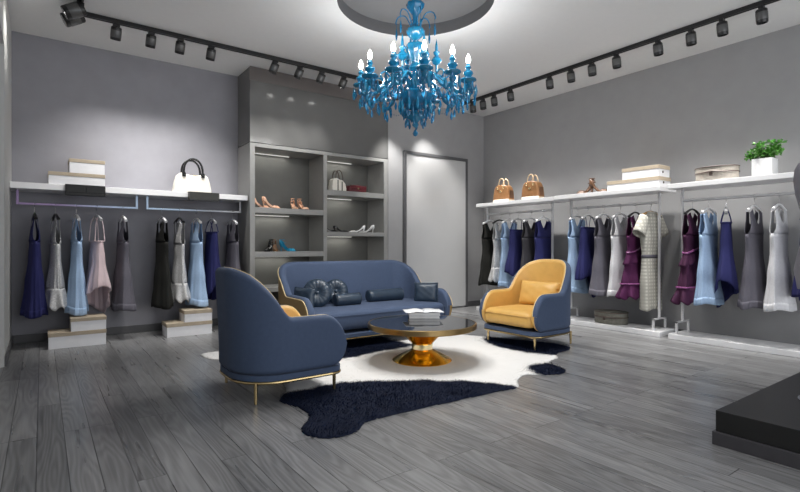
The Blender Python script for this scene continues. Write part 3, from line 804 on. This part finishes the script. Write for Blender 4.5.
cushion('square_cushion', 'square navy leather cushion leaning on the left arm of the sofa', (2.125, 4.56, .470), (-.16, 0, -PI/2+.5), .25, .22, .10, M['navylth'], gc)
cushion('square_cushion', 'square navy leather cushion leaning on the right arm of the sofa', (3.55, 4.38, .466), (-.16, 0, -.80), .27, .225, .10, M['navylth'], gc)
cushion('scatter_cushion', 'yellow leather cushion leaning on the back of the right armchair', (4.22, 3.33, .497), (-.22, 0, -PI/2), .50, .26, .12, M['yellow'], None)

# ------------------------------------------------------------------ coffee table and reading matter
TX, TY, TZ = 2.675, 3.355, .338
t = thing('coffee_table', 'round black glass coffee table on a polished gold hourglass base', 'coffee table', (TX, TY, .008))
b_ = TZ-.008
MB().lathe([(0,b_-.008),(.452,b_-.008),(.455,b_-.004),(.452,b_),(0,b_)], 80).build('glass_top', M['glassblk'], t)
MB().lathe([(.44,b_-.046),(.466,b_-.046),(.470,b_-.042),(.470,b_-.004),(.466,b_),(.456,b_),(.455,b_-.0085),(.44,b_-.0085)], 80).build('rim', M['bronze'], t)
MB().lathe([(0,b_-.0085),(.438,b_-.0085),(.438,b_-.014),(0,b_-.014)], 64).build('under_plate', M['black'], t)
MB().lathe([(0,.146),(.088,.146),(.25,b_-.018),(.25,b_-.0145),(0,b_-.0145)], 64).build('upper_cone', M['goldy'], t)
MB().lathe([(0,.098),(.088,.098),(.091,.101),(.091,.143),(.088,.146),(0,.146)], 64).build('collar', M['goldp'], t)
MB().lathe([(0,0),(.255,0),(.258,.006),(.252,.012),(.088,.098),(0,.098)], 64).build('lower_cone', M['goldy'], t)
BR = math.radians(-36); bx, by = 2.86, 3.56
def book(label, cx, cy, z, w, d, h, rz, cov, name='book', cat='book'):
    t = thing(name, label, cat, (cx, cy, z), rz)
    m = MB(); m.box(-w/2,w/2,-d/2,d/2,0,.003); m.box(-w/2,w/2,-d/2,d/2,h-.003,h); m.box(-w/2,w/2,d/2-.004,d/2,.003,h-.003)
    m.build('cover', cov, t, smooth=False)
    MB().box(-w/2+.004,w/2-.004,-d/2+.004,d/2-.005,.0032,h-.0032).build('pages', M['paper'], t, smooth=False)
    return t
book('bottom grey hardback in the stack on the coffee table', bx, by, TZ+.001, .28, .20, .028, BR, M['cover'])
book('pale hardback in the middle of the stack on the coffee table', bx, by, TZ+.030, .285, .205, .026, BR+.02, M['cover2'])
t = thing('magazine', 'open white magazine lying on top of the book stack', 'magazine', (bx-.01, by, TZ+.0565), BR+.12)
for s in (-1, 1):
    rows = [[(s*.175*u/8, -.12+.24*v, .003+.010*sin(PI*min(1,u/8*1.3))*(1-u/8*.3)) for u in range(9)] for v in (0,.5,1)]
    MB().grid(rows).build('page_spread', M['cover2'] if s > 0 else M['paper'], t, solid=.003)

# ------------------------------------------------------------------ cowhide rug
rugp = [(1.17,4.60),(1.22,4.45),(1.42,4.28),(1.58,4.05),(1.62,3.85),(1.52,3.6),(1.42,3.4),(1.36,3.2),(1.235,3.02),(1.28,2.82),(1.262,2.643),(1.148,2.502),(1.127,2.385),(1.198,2.283),(1.304,2.265),(1.389,2.29),(1.476,2.367),(1.626,2.378),(1.911,2.368),(2.221,2.351),(2.567,2.332),(2.673,2.313),(2.76,2.35),(2.85,2.44),(3.02,2.515),(3.116,2.438),(3.286,2.366),(3.42,2.44),(3.463,2.55),(3.50,2.655),(3.62,2.70),(3.72,2.72),(3.80,2.80),(3.90,2.85),(4.088,2.87),(4.22,2.98),(4.22,3.2),(4.10,3.45),(3.98,3.70),(3.80,4.08),(3.55,4.25),(3.2,4.38),(2.9,4.48),(2.6,4.55),(2.2,4.52),(1.9,4.50),(1.6,4.64),(1.32,4.78),(1.18,4.74)]
rp = [(p.x, p.y) for p in bez([(x, y, 0) for x, y in rugp] + [(rugp[0][0], rugp[0][1], 0)], 3)][:-1]
def inside(x, y):
    c = False; j = len(rp)-1
    for i in range(len(rp)):
        xi, yi = rp[i]; xj, yj = rp[j]
        if (yi > y) != (yj > y) and x < (xj-xi)*(y-yi)/(yj-yi)+xi: c = not c
        j = i
    return c
def nearest(x, y):
    best = (1e9, x, y)
    for i in range(len(rp)):
        ax, ay = rp[i-1]; bx_, by_ = rp[i]; dx, dy = bx_-ax, by_-ay
        u = max(0, min(1, ((x-ax)*dx+(y-ay)*dy)/(dx*dx+dy*dy+1e-12))); qx, qy = ax+u*dx, ay+u*dy
        dd = (qx-x)**2+(qy-y)**2
        if dd < best[0]: best = (dd, qx, qy)
    return best
from mathutils import noise as MN
def lineside(pts, x, y):
    """height above a polyline given by (x,y) points sorted in x"""
    if x <= pts[0][0]: yy = pts[0][1]
    elif x >= pts[-1][0]: yy = pts[-1][1] + (x-pts[-1][0])*(-4)
    else:
        for (a, b), (c, d_) in zip(pts, pts[1:]):
            if x <= c: yy = lerp(b, d_, (x-a)/(c-a)); break
    return y-yy
def navy(x, y):
    nz = MN.noise(Vector((x*9, y*9, 0)))*.035 + MN.noise(Vector((x*40, y*40, 3)))*.02
    s = -lineside([(1.0,3.16),(1.45,3.14),(1.76,3.15),(2.14,2.94),(2.48,2.665),(2.62,2.50),(2.70,2.36)], x, y)      # front band
    s = max(s, .22 - math.hypot((x-3.33)*1.0, (y-2.47)*1.1))
    s = max(s, .36 - math.hypot((x-3.98)*1.0, (y-3.22)*.62) if y > 2.80 else -.1)
    s = max(s, min(y-3.80-.10*(x-2.2), (3.0-x)*.8, (x-1.72)*.8))
    return s + nz
step = .0155; x0, y0 = 1.08, 2.2; nx, ny = int(3.2/step), int(2.65/step)
vid = {}; vs = []; fs = []
def vert(i, j):
    if (i, j) in vid: return vid[(i, j)]
    x, y = x0+i*step, y0+j*step
    ins = inside(x, y); dd, qx, qy = nearest(x, y); dd = math.sqrt(dd)
    if not ins: x, y, dd = qx, qy, 0
    z = .0025 + .0075*min(1, dd/.03) + .0015*MN.noise(Vector((x*6, y*6, 0)))*min(1, dd/.05)
    vid[(i, j)] = len(vs); vs.append((x, y, z)); return vid[(i, j)]
for j in range(ny):
    for i in range(nx):
        if inside(x0+(i+.5)*step, y0+(j+.5)*step): fs.append((vert(i,j), vert(i+1,j), vert(i+1,j+1), vert(i,j+1)))
me = bpy.data.meshes.new('cowhide_rug'); me.from_pydata(vs, [], fs)
at = me.attributes.new('dark', 'FLOAT', 'POINT')
at.data.foreach_set('value', [max(0, min(1, .5+navy(x, y)*22)) for x, y, z in vs])
for p in me.polygons: p.use_smooth = True
mr = mat('cowhide', (.8,.79,.77), .9, spec=.2); nt = mr.node_tree
an = nt.nodes.new('ShaderNodeAttribute'); an.attribute_name = 'dark'
mx = nt.nodes.new('ShaderNodeMix'); mx.data_type = 'RGBA'; mx.inputs[6].default_value = (.80,.79,.77,1); mx.inputs[7].default_value = (.006,.010,.028,1)
nt.links.new(an.outputs['Fac'], mx.inputs[0]); nt.links.new(mx.outputs[2], nt.nodes['Principled BSDF'].inputs['Base Color'])
me.materials.append(mr)
rug = bpy.data.objects.new('cowhide_rug', me); COL.objects.link(rug)
b = rug.modifiers.new('thick', 'SOLIDIFY'); b.thickness = .002; b.offset = -1
tag(rug, 'white and navy cowhide rug spread on the floor under the coffee table', 'rug')
fn, fw, fl = MB(), MB(), MB(); rr = random.Random(5); cnt = 0
while cnt < 46000:
    x = rr.uniform(1.1, 4.25); y = rr.uniform(2.22, 4.8)
    if not inside(x, y): continue
    s = navy(x, y) + rr.gauss(0, .012)
    if s < 0 and s < -.07 and rr.random() < .85: cnt += .3; continue
    cnt += 1
    a = -1.9 + 1.1*MN.noise(Vector((x*3, y*3, 9))) + rr.gauss(0, .35); L = rr.uniform(.018, .042) if s > 0 else rr.uniform(.008, .018)
    dx, dy = cos(a)*L, sin(a)*L; hz = L*rr.uniform(.25, .7); wd = .0011
    px, py = -sin(a)*wd, cos(a)*wd; zb_ = .008
    ((fl if rr.random() < .16 else fn) if s > 0 else fw).add([(x-px,y-py,zb_),(x+px,y+py,zb_),(x+dx*.6+px*.6,y+dy*.6+py*.6,zb_+hz*.8),(x+dx*.6-px*.6,y+dy*.6-py*.6,zb_+hz*.8),(x+dx,y+dy,zb_+hz)], [(0,1,2,3),(3,2,4)])
for m_, nm, mt in ((fl, 'glossy_fur', mat('bright_navy_fur', (.022,.050,.130), .55, noise=.4, nscale=8, spec=.15)), (fn, 'dark_fur', mat('navy_fur', (.005,.013,.046), .6, noise=.5, nscale=8, spec=.12)), (fw, 'white_fur', mat('white_fur', (.80,.79,.77), .6, noise=.04))):
    o = m_.build(nm, mt, rug, smooth=False); o['kind'] = 'stuff'

# ------------------------------------------------------------------ podium and dress form at the right
t = thing('display_podium', 'low black two-tier display podium at the lower right corner', 'podium', (2.735, -.7, 0))
MB().box(0,2.1,0,1.787,0,.067).build('base_tier', M['podb'], t, smooth=False, bevel=.002)
MB().box(.012,2.09,.012,1.775,.0675,.172).build('top_tier', M['pod'], t, smooth=False, bevel=.002)
t = thing('dress_form', 'grey fabric dress form cut off by the right edge above the podium', 'mannequin', (3.35, .75, .1725), math.radians(-36))
MB().lathe([(0,0),(.15,0),(.15,.008),(.02,.018),(0,.018)], 32).build('stand_base', M['chrome'], t)
MB().tube([(0,0,.015),(0,0,.62)], .014, 12).build('pole', M['chrome'], t)
rows = []
for z, w, dd in ((.58,.10,.07),(.60,.17,.11),(.70,.185,.125),(.80,.165,.11),(.90,.135,.095),(1.0,.15,.105),(1.10,.175,.125),(1.18,.192,.115),(1.225,.196,.085),(1.26,.18,.07),(1.285,.12,.06),(1.30,.06,.055),(1.35,.052,.052),(1.37,.045,.045)):
    rows.append([(w*math.copysign(abs(cos(a))**.85, cos(a)), dd*sin(a), z) for a in [2*PI*j/36 for j in range(36)]])
MB().grid(rows, True, None, True).build('torso', M['form'], t)
MB().lathe([(0,1.37),(.048,1.37),(.048,1.378),(.02,1.39),(.014,1.41),(0,1.415)], 20).build('neck_cap', M['wood'], t)

# ------------------------------------------------------------------ plant, hat boxes
t = thing('potted_plant', 'bushy green plant in a white cube pot on the nearest rack shelf', 'plant', (5.66, 1.785, 1.6635))
m = MB(); q = .082; m.box(-q,q,-q,q,0,.012); 
for bxx in ((-q,-q+.012,-q,q),(q-.012,q,-q,q),(-q+.012,q-.012,-q,-q+.012),(-q+.012,q-.012,q-.012,q)): m.box(*bxx,.0,.175)
m.build('pot', M['pot'], t, smooth=False)
MB().box(-q+.013,q-.013,-q+.013,q-.013,.012,.165).build('soil', M['soil'], t, smooth=False)
rl = random.Random(3); st = MB(); lf = MB()
for i in range(42):
    a = rl.uniform(0, 2*PI); ra = math.sqrt(rl.random()); ex = .15*ra*cos(a); ey = .165*ra*sin(a)*1.05; ez = .19+.15*rl.random()**.8*(1-.35*ra*ra)+.02
    p = bez([(ex*.25, ey*.25, .16), (ex*.6, ey*.6, lerp(.16, ez, .6)), (ex, ey, ez)], 4); st.tube(p, .0022, 5)
    for k in range(15):
        q_ = p[rl.randrange(3, len(p))]; d_ = Vector((rl.gauss(0,1), rl.gauss(0,1), rl.gauss(.3,.6))).normalized(); L = rl.uniform(.028,.046); wd = L*.36
        sd = d_.cross(Vector((rl.gauss(0,.4), rl.gauss(0,.4), 1))).normalized()*wd; up = d_.cross(sd).normalized()*.006
        B = q_ + d_*.004
        pass
        lf.add([B, B+d_*L*.45+sd-up, B+d_*L*.5+up, B+d_*L*.45-sd-up, B+d_*L], [(0,1,2),(0,2,3),(1,4,2),(2,4,3)])
st.build('stems', M['stem'], t); lf.build('foliage', M['green'], t)
def hat_box(label, loc, rx, ry, h, m1, group='hat boxes', rz=0):
    t = thing('hat_box', label, 'hat box', loc, rz, group)
    S = Matrix.Diagonal((rx, ry, 1, 1))
    MB().lathe([(0,0),(.97,0),(.98,.005),(.98,h*.62),(0,h*.62)], 56, S).build('box_body', m1, t)
    MB().lathe([(.90,h*.60),(1.0,h*.60),(1.0,h-.008),(.985,h),(0,h),(0,h-.006),(.90,h-.006)], 56, S).build('lid', m1, t)
    m = MB()
    for z in (h*.60, h-.002): m.tube([(rx*1.005*cos(a), ry*1.005*sin(a), z) for a in [2*PI*i/56 for i in range(56)]], .006, 6, closed=True)
    m.build('trim_cord', M['hatdark'], t)
    MB().box(-rx-.012,-rx+.004,-.014,.014,h*.35,h*.68).build('clasp', M['hatdark'], t, bevel=.003)
    m = MB(); m.tube([(-rx*1.0*cos(a)-.012, ry*.98*sin(a), h*.66-.012*abs(sin(a*2.0))) for a in [-.75+1.5*i/14 for i in range(15)]], .007, 6)
    m.build('strap', M['hatdark'], t)
    return t
hat_box('oval beige hat box with dark cord beside the plant on the nearest rack shelf', (5.65, 2.20, 1.6635), .14, .20, .145, M['hatbox'])
hat_box('olive oval hat box standing on the plinth of the middle rack', (5.645, 3.37, .0555), .145, .205, .14, M['hatbox2'])

# ------------------------------------------------------------------ chandelier
CHX, CHY = 2.7286, 3.5187
ch = thing('chandelier', 'ornate blue glass chandelier with candle bulbs hanging from the ceiling recess', 'chandelier', (CHX, CHY, 0))
g1, g2 = M['cglass'], M['cglass2']
MB().lathe([(0,CZ+RH-.002),(.085,CZ+RH-.002),(.08,CZ+RH-.02),(.03,CZ+RH-.05),(0,CZ+RH-.05)], 32).build('ceiling_canopy', g2, ch)
MB().lathe([(0,3.27),(.012,3.27),(.012,3.205),(.035,3.20),(.078,3.185),(.082,3.175),(.075,3.15),(.05,3.115),(.028,3.08),(.022,3.03),(.030,3.0),(.022,2.98),(0,2.97)], 28, None, lambda a, z: .06*cos(8*a) if 3.09 < z < 3.19 else 0).build('top_cup', g2, ch)
MB().lathe([(0,2.985),(.03,2.98),(.072,2.955),(.080,2.94),(.076,2.915),(.055,2.88),(.03,2.86),(.016,2.84),(.016,2.825),(0,2.82)], 28, None, lambda a, z: .05*cos(10*a)).build('upper_bowl', g1, ch)
MB().lathe([(0,2.832),(.05,2.83),(.078,2.815),(.086,2.79),(.08,2.755),(.062,2.71),(.048,2.66),(.045,2.64),(.06,2.62),(.062,2.60),(.04,2.58),(0,2.575)], 28, None, lambda a, z: .05*cos(10*a) if z > 2.65 else 0).build('vase', g1, ch)
MB().lathe([(0,2.58),(.03,2.57),(.045,2.545),(.035,2.52),(.05,2.49),(.07,2.46),(.05,2.43),(.03,2.41),(0,2.40)], 24).build('stem_column', g2, ch)
MB().lathe([(0,2.41),(.06,2.405),(.13,2.385),(.155,2.36),(.150,2.32),(.12,2.27),(.075,2.235),(.04,2.22),(0,2.215)], 36, None, lambda a, z: .06*cos(12*a)).build('centre_bowl', g2, ch)
MB().lathe([(0,2.22),(.02,2.215),(.03,2.19),(.06,2.175),(.09,2.165),(.085,2.15),(.04,2.13),(.02,2.11),(.03,2.09),(.015,2.07),(0,2.065)], 28, None, lambda a, z: .05*cos(9*a)).build('lower_bowl', g1, ch)
def drop(m, x, y, z, L=.055, r=.011):
    return m.lathe([(0,z),(.0018,z-.002),(.0018,z-L*.25),(r*.5,z-L*.38),(r,z-L*.68),(r*.6,z-L*.93),(0,z-L)], 8, Matrix.Translation((x, y, 0)))
NA = 12; base_ang = math.atan2(-CHY, -CHX) + math.radians(8.5)
proto = bpy.data.objects.new('arm', None)
def arm_mesh():
    p = bez([(.04,0,2.42),(.10,0,2.50),(.19,0,2.515),(.29,0,2.44),(.37,0,2.36),(.44,0,2.335),(.488,0,2.37)], 6)
    m = MB(); m.tube(p, [.0165+.004*sin(i*.9) for i in range(len(p))], 10)
    sc = bez([(.27,0,2.455),(.33,0,2.50),(.38,0,2.47),(.36,0,2.43),(.33,0,2.45)], 5); m.tube(sc, .007, 8)
    return m
A0 = arm_mesh().build('arm', g1, ch); R_ = .49
T = Matrix.Translation((R_, 0, 0))
cup = MB().lathe([(0,2.355),(.018,2.36),(.03,2.385),(.014,2.40),(.022,2.412),(.052,2.414),(.072,2.428),(.068,2.438),(.025,2.436),(.02,2.45),(.032,2.468),(.044,2.485),(.04,2.50),(.022,2.512),(.018,2.525),(.026,2.537),(.022,2.55),(.013,2.556),(0,2.556)], 22, T).build('candle_cup', g1, A0)
sl = MB().lathe([(0,2.553),(.014,2.553),(.014,2.572),(0,2.572)], 14, T).build('candle_sleeve', g1, A0)
bu = MB().lathe([(0,2.570),(.010,2.572),(.019,2.59),(.0205,2.603),(.016,2.625),(.007,2.648),(0,2.657)], 16, T).build('bulb', M['bulb'], A0)
for k in range(6):
    a = 2*PI*k/6 + .3; drop(MB(), R_+.066*cos(a), .066*sin(a), 2.43, (.11 if k % 2 else .145), .0155).build('crystal_drop', g2 if k % 2 else g1, A0)
A0.rotation_euler = (0, 0, base_ang)
for i in range(1, NA):
    c_ = A0.copy(); COL.objects.link(c_); c_.parent = ch; c_.rotation_euler = (0, 0, base_ang + 2*PI*i/NA)
    for s_ in list(A0.children):
        q_ = s_.copy(); COL.objects.link(q_); q_.parent = c_
# spires between, upper tendrils
S0 = None
spm = MB(); spm.lathe([(0,2.55),(.01,2.56),(.012,2.62),(.035,2.635),(.048,2.66),(.03,2.69),(.014,2.70),(.026,2.72),(.03,2.735),(.014,2.75),(.012,2.79),(.006,2.83),(0,2.855)], 16, Matrix.Translation((.19,0,0)))
spm.tube(bez([(.05,0,2.50),(.11,0,2.53),(.16,0,2.51),(.19,0,2.55)], 5), .009, 8)
S0 = spm.build('spire', g1, ch); S0.rotation_euler = (0,0,base_ang+.26)
TD = MB(); tp = bez([(.03,0,2.93),(.06,0,3.02),(.10,0,3.085),(.16,0,3.085),(.185,0,3.04),(.18,0,3.02)], 5); TD.tube(tp, .0055, 8)
T0 = TD.build('tendril', g2, ch); drop(MB(), .18, 0, 3.02, .15, .011).build('crystal_drop', g2, T0); T0.rotation_euler = (0,0,base_ang+.1)
for i in range(1, 6):
    c_ = S0.copy(); COL.objects.link(c_); c_.parent = ch; c_.rotation_euler = (0,0,base_ang+.26+PI/3*i)
    c_ = T0.copy(); COL.objects.link(c_); c_.parent = ch; c_.rotation_euler = (0,0,base_ang+.1+PI/3*i)
    for s_ in list(T0.children):
        q_ = s_.copy(); COL.objects.link(q_); q_.parent = c_
d0 = drop(MB(), .145, 0, 2.345, .15, .014).build('crystal_drop', g1, ch)
d1 = drop(MB(), .088, 0, 2.165, .10, .013).build('crystal_drop', g2, ch)
for i in range(1, 12): c_ = d0.copy(); COL.objects.link(c_); c_.parent = ch; c_.rotation_euler = (0,0,2*PI*i/12)
for i in range(1, 8): c_ = d1.copy(); COL.objects.link(c_); c_.parent = ch; c_.rotation_euler = (0,0,2*PI*i/8)
drop(MB(), 0, 0, 2.075, .09, .026).build('crystal_drop', g2, ch)
m = MB()
for i in range(NA):
    a = base_ang + 2*PI*i/NA; a2 = a + 2*PI/NA
    def ch_pt(u):   # chain from the vase down to the cup, and garland cup to cup
        return Vector((lerp(.06,.44,u)*cos(a), lerp(.06,.44,u)*sin(a), lerp(2.66,2.44,u) - .10*sin(PI*u)))
    for k in range(14): m.lathe([(0,-.006),(.006,0),(0,.006)], 6, Matrix.Translation(ch_pt(k/13)))
    for k in range(1, 10):
        u = k/10; p = Vector((R_*cos(a),R_*sin(a),2.40)).lerp(Vector((R_*cos(a2),R_*sin(a2),2.40)), u); p.z -= .11*sin(PI*u)
        m.lathe([(0,-.006),(.006,0),(0,.006)], 6, Matrix.Translation(p))
    for rr_, zz in ((.30, 2.40), (.22, 2.44), (.38, 2.34), (.44, 2.31), (.48, 2.345)):
        m = drop(m, rr_*cos(a), rr_*sin(a), zz, .11, .0135)
    for rr_, zz in ((.12, 2.27), (.105, 2.235)): m = drop(m, rr_*cos(a+.2), rr_*sin(a+.2), zz, .10, .011)
o = m.build('bead_chains', g2, ch); o['kind'] = 'stuff'

# ------------------------------------------------------------------ track lights
def track(label, x0, x1, y0, y1):
    t = thing('lighting_track', label, 'lighting track', (0,0,0), 0, 'black ceiling lighting tracks')
    MB().box(x0,x1,y0,y1,3.150,CZ-.001).build('rail', M['black'], t, smooth=False, bevel=.002)
    m = MB()
    if x1-x0 > y1-y0: m.box(x0+.02,x1-.02,(y0+y1)/2-.007,(y0+y1)/2+.007,3.148,3.151)
    else: m.box((x0+x1)/2-.007,(x0+x1)/2+.007,y0+.02,y1-.02,3.148,3.151)
    m.build('groove', M['blackg'], t, smooth=False)
TRY, TRX, TLX = 5.475, 5.215, .275
track('black ceiling track in front of the display cabinet and left wall', TLX+.03, TRX-.03, TRY-.024, TRY+.024)
track('black ceiling track along the right-hand racks', TRX-.024, TRX+.024, .3, TRY+.03)
track('short visible end of the black ceiling track at the upper left', TLX-.024, TLX+.024, 1.0, TRY+.03)
LIGHTS = []
def spot(label, loc, target, energy, size=62, blend=.8, col=(1,.975,.94), big=1):
    t = thing('track_spotlight', label, 'spotlight', loc, 0, 'black track spotlights')
    dv = Vector(target) - Vector(loc); dv.z = min(dv.z, -.4 if big == 1 else -.12)
    dv.normalize()
    MB().box(-.03,.03,-.018,.018,-.03,-.001).build('adapter', M['black'], t, smooth=False, bevel=.003)
    Q = dv.to_track_quat('-Z', 'Y').to_matrix().to_4x4(); H = Matrix.Translation((0,0,-.055)) @ Q @ Matrix.Scale(big, 4)
    ln = -.05 if big == 1 and dv.y < .3 else -.088
    MB().lathe([(0,.022),(.040,.022),(.046,.014),(.046,-.094),(.043,-.100),(.038,-.100),(.036,ln),(0,ln)], 28, H).build('lamp_head', M['black'], t)
    MB().tube([(0,0,-.028),(0,0,-.055)], .009, 10).build('swivel', M['black'], t)
    MB().lathe([(0,ln+.001),(.0355,ln+.001),(.0355,ln-.003),(0,ln-.003)], 24, H).build('lens', M['lens'], t)
    MB().lathe([(.0462,-.005),(.0475,-.008),(.0475,-.07),(.0462,-.073)], 28, H).build('cooling_sleeve', M['fin'], t)
    ld = bpy.data.lights.new('spot_lamp', 'SPOT'); ld.energy = energy; ld.spot_size = math.radians(size); ld.spot_blend = blend; ld.color = col; ld.shadow_soft_size = .035
    lo = bpy.data.objects.new('spot_lamp', ld); COL.objects.link(lo)
    lo.matrix_world = Matrix.Translation(Vector(loc) + Vector((0,0,-.055)) + dv*.135) @ Q
ordw = ['first', 'second', 'third', 'fourth', 'fifth', 'sixth', 'seventh', 'eighth', 'ninth', 'tenth', 'eleventh', 'twelfth']
SPE = 26.0
SPE = 26.0
xs = [.584,.89,1.165,1.474,2.19,2.50,2.79,3.10]
for i, x in enumerate(xs):
    tgt = (x-.06, 6.22, 1.6) if i < 4 else (x-.38, 5.93, 1.9)
    spot(f'{ordw[i]} black spotlight from the left on the track before the cabinet wall', (x, TRY, 3.15), tgt, SPE*(2.0 if i < 4 else 1.25), 82 if i < 4 else 62, 1.0)
for i, x in enumerate((3.95, 4.55)):
    spot(('black spotlight hidden behind the chandelier on the cabinet track', 'black spotlight behind the right of the chandelier, aimed at the frosted door')[i], (x, TRY, 3.15), ((4.22, 5.93, 1.5), (4.95, 5.93, 1.9))[i], SPE*(4.2, 3.2)[i])
ys = [5.33,5.12,4.90,4.596,3.95,3.638,3.354,3.049,2.588,2.264,1.986,1.669]
for i, y in enumerate(ys):
    spot(f'{ordw[i]} black spotlight from the corner on the right-hand ceiling track', (TRX, y, 3.15), (5.45, y-.05, 1.35), SPE*3.0, 76, 1.0)
for i, y in enumerate((5.36, 5.19)):
    spot(('black spotlight facing left at the corner of the left ceiling track', 'black spotlight facing left, nearer one at the upper left')[i], (TLX, y, 3.15), (XL, y+.05, 2.85), SPE*.4, big=1.35)

# ------------------------------------------------------------------ light: led strips, chandelier, added overhead and front fill
def area(name, loc, rot, sx, sy, e, col=(1,1,1)):
    ld = bpy.data.lights.new(name, 'AREA'); ld.shape = 'RECTANGLE'; ld.size = sx; ld.size_y = sy; ld.energy = e; ld.color = col
    lo = bpy.data.objects.new(name, ld); COL.objects.link(lo); lo.location = loc; lo.rotation_euler = rot
for x0, x1, z in LS: area('led_lamp', (CX0+x0+(x1-x0)*.34, YD+D-.09, z-.016), (0,0,0), (x1-x0)*.62, .02, .9, (1,.98,.92))
for i in range(NA):
    a = base_ang + 2*PI*i/NA
    ld = bpy.data.lights.new('bulb_lamp', 'POINT'); ld.energy = 3.0; ld.shadow_soft_size = .03; ld.color = (1,.985,.96)
    lo = bpy.data.objects.new('bulb_lamp', ld); COL.objects.link(lo); lo.location = (CHX+R_*cos(a), CHY+R_*sin(a), 2.68)
    ld = bpy.data.lights.new('overhead_fill', 'SPOT'); ld.energy = 17; ld.shadow_soft_size = .08; ld.spot_size = math.radians(128); ld.spot_blend = .6; ld.color = (1,.985,.96)  # added downward fill below the chandelier arms, apart from its bulbs
    lo = bpy.data.objects.new('overhead_fill', ld); COL.objects.link(lo); lo.location = (CHX+R_*cos(a), CHY+R_*sin(a), 2.25)
area('front_fill', (2.87, YF-.2, 1.5), (PI/2, 0, 0), 5.6, 2.6, 120, (.95,.97,1))  # added fill lamp just outside the unseen opening behind the camera
w = bpy.data.worlds.new('world'); scene.world = w; w.use_nodes = True
bg = w.node_tree.nodes['Background']; bg.inputs[0].default_value = (.75,.8,.9,1); bg.inputs[1].default_value = .35

# ------------------------------------------------------------------ view
scene.view_settings.view_transform = 'Standard'; scene.view_settings.look = 'None'; scene.view_settings.gamma = 1
scene.view_settings.use_curve_mapping = False; scene.view_settings.exposure = 0.0
scene.cycles.use_denoising = True; scene.cycles.max_bounces = 10; scene.cycles.sample_clamp_indirect = 6
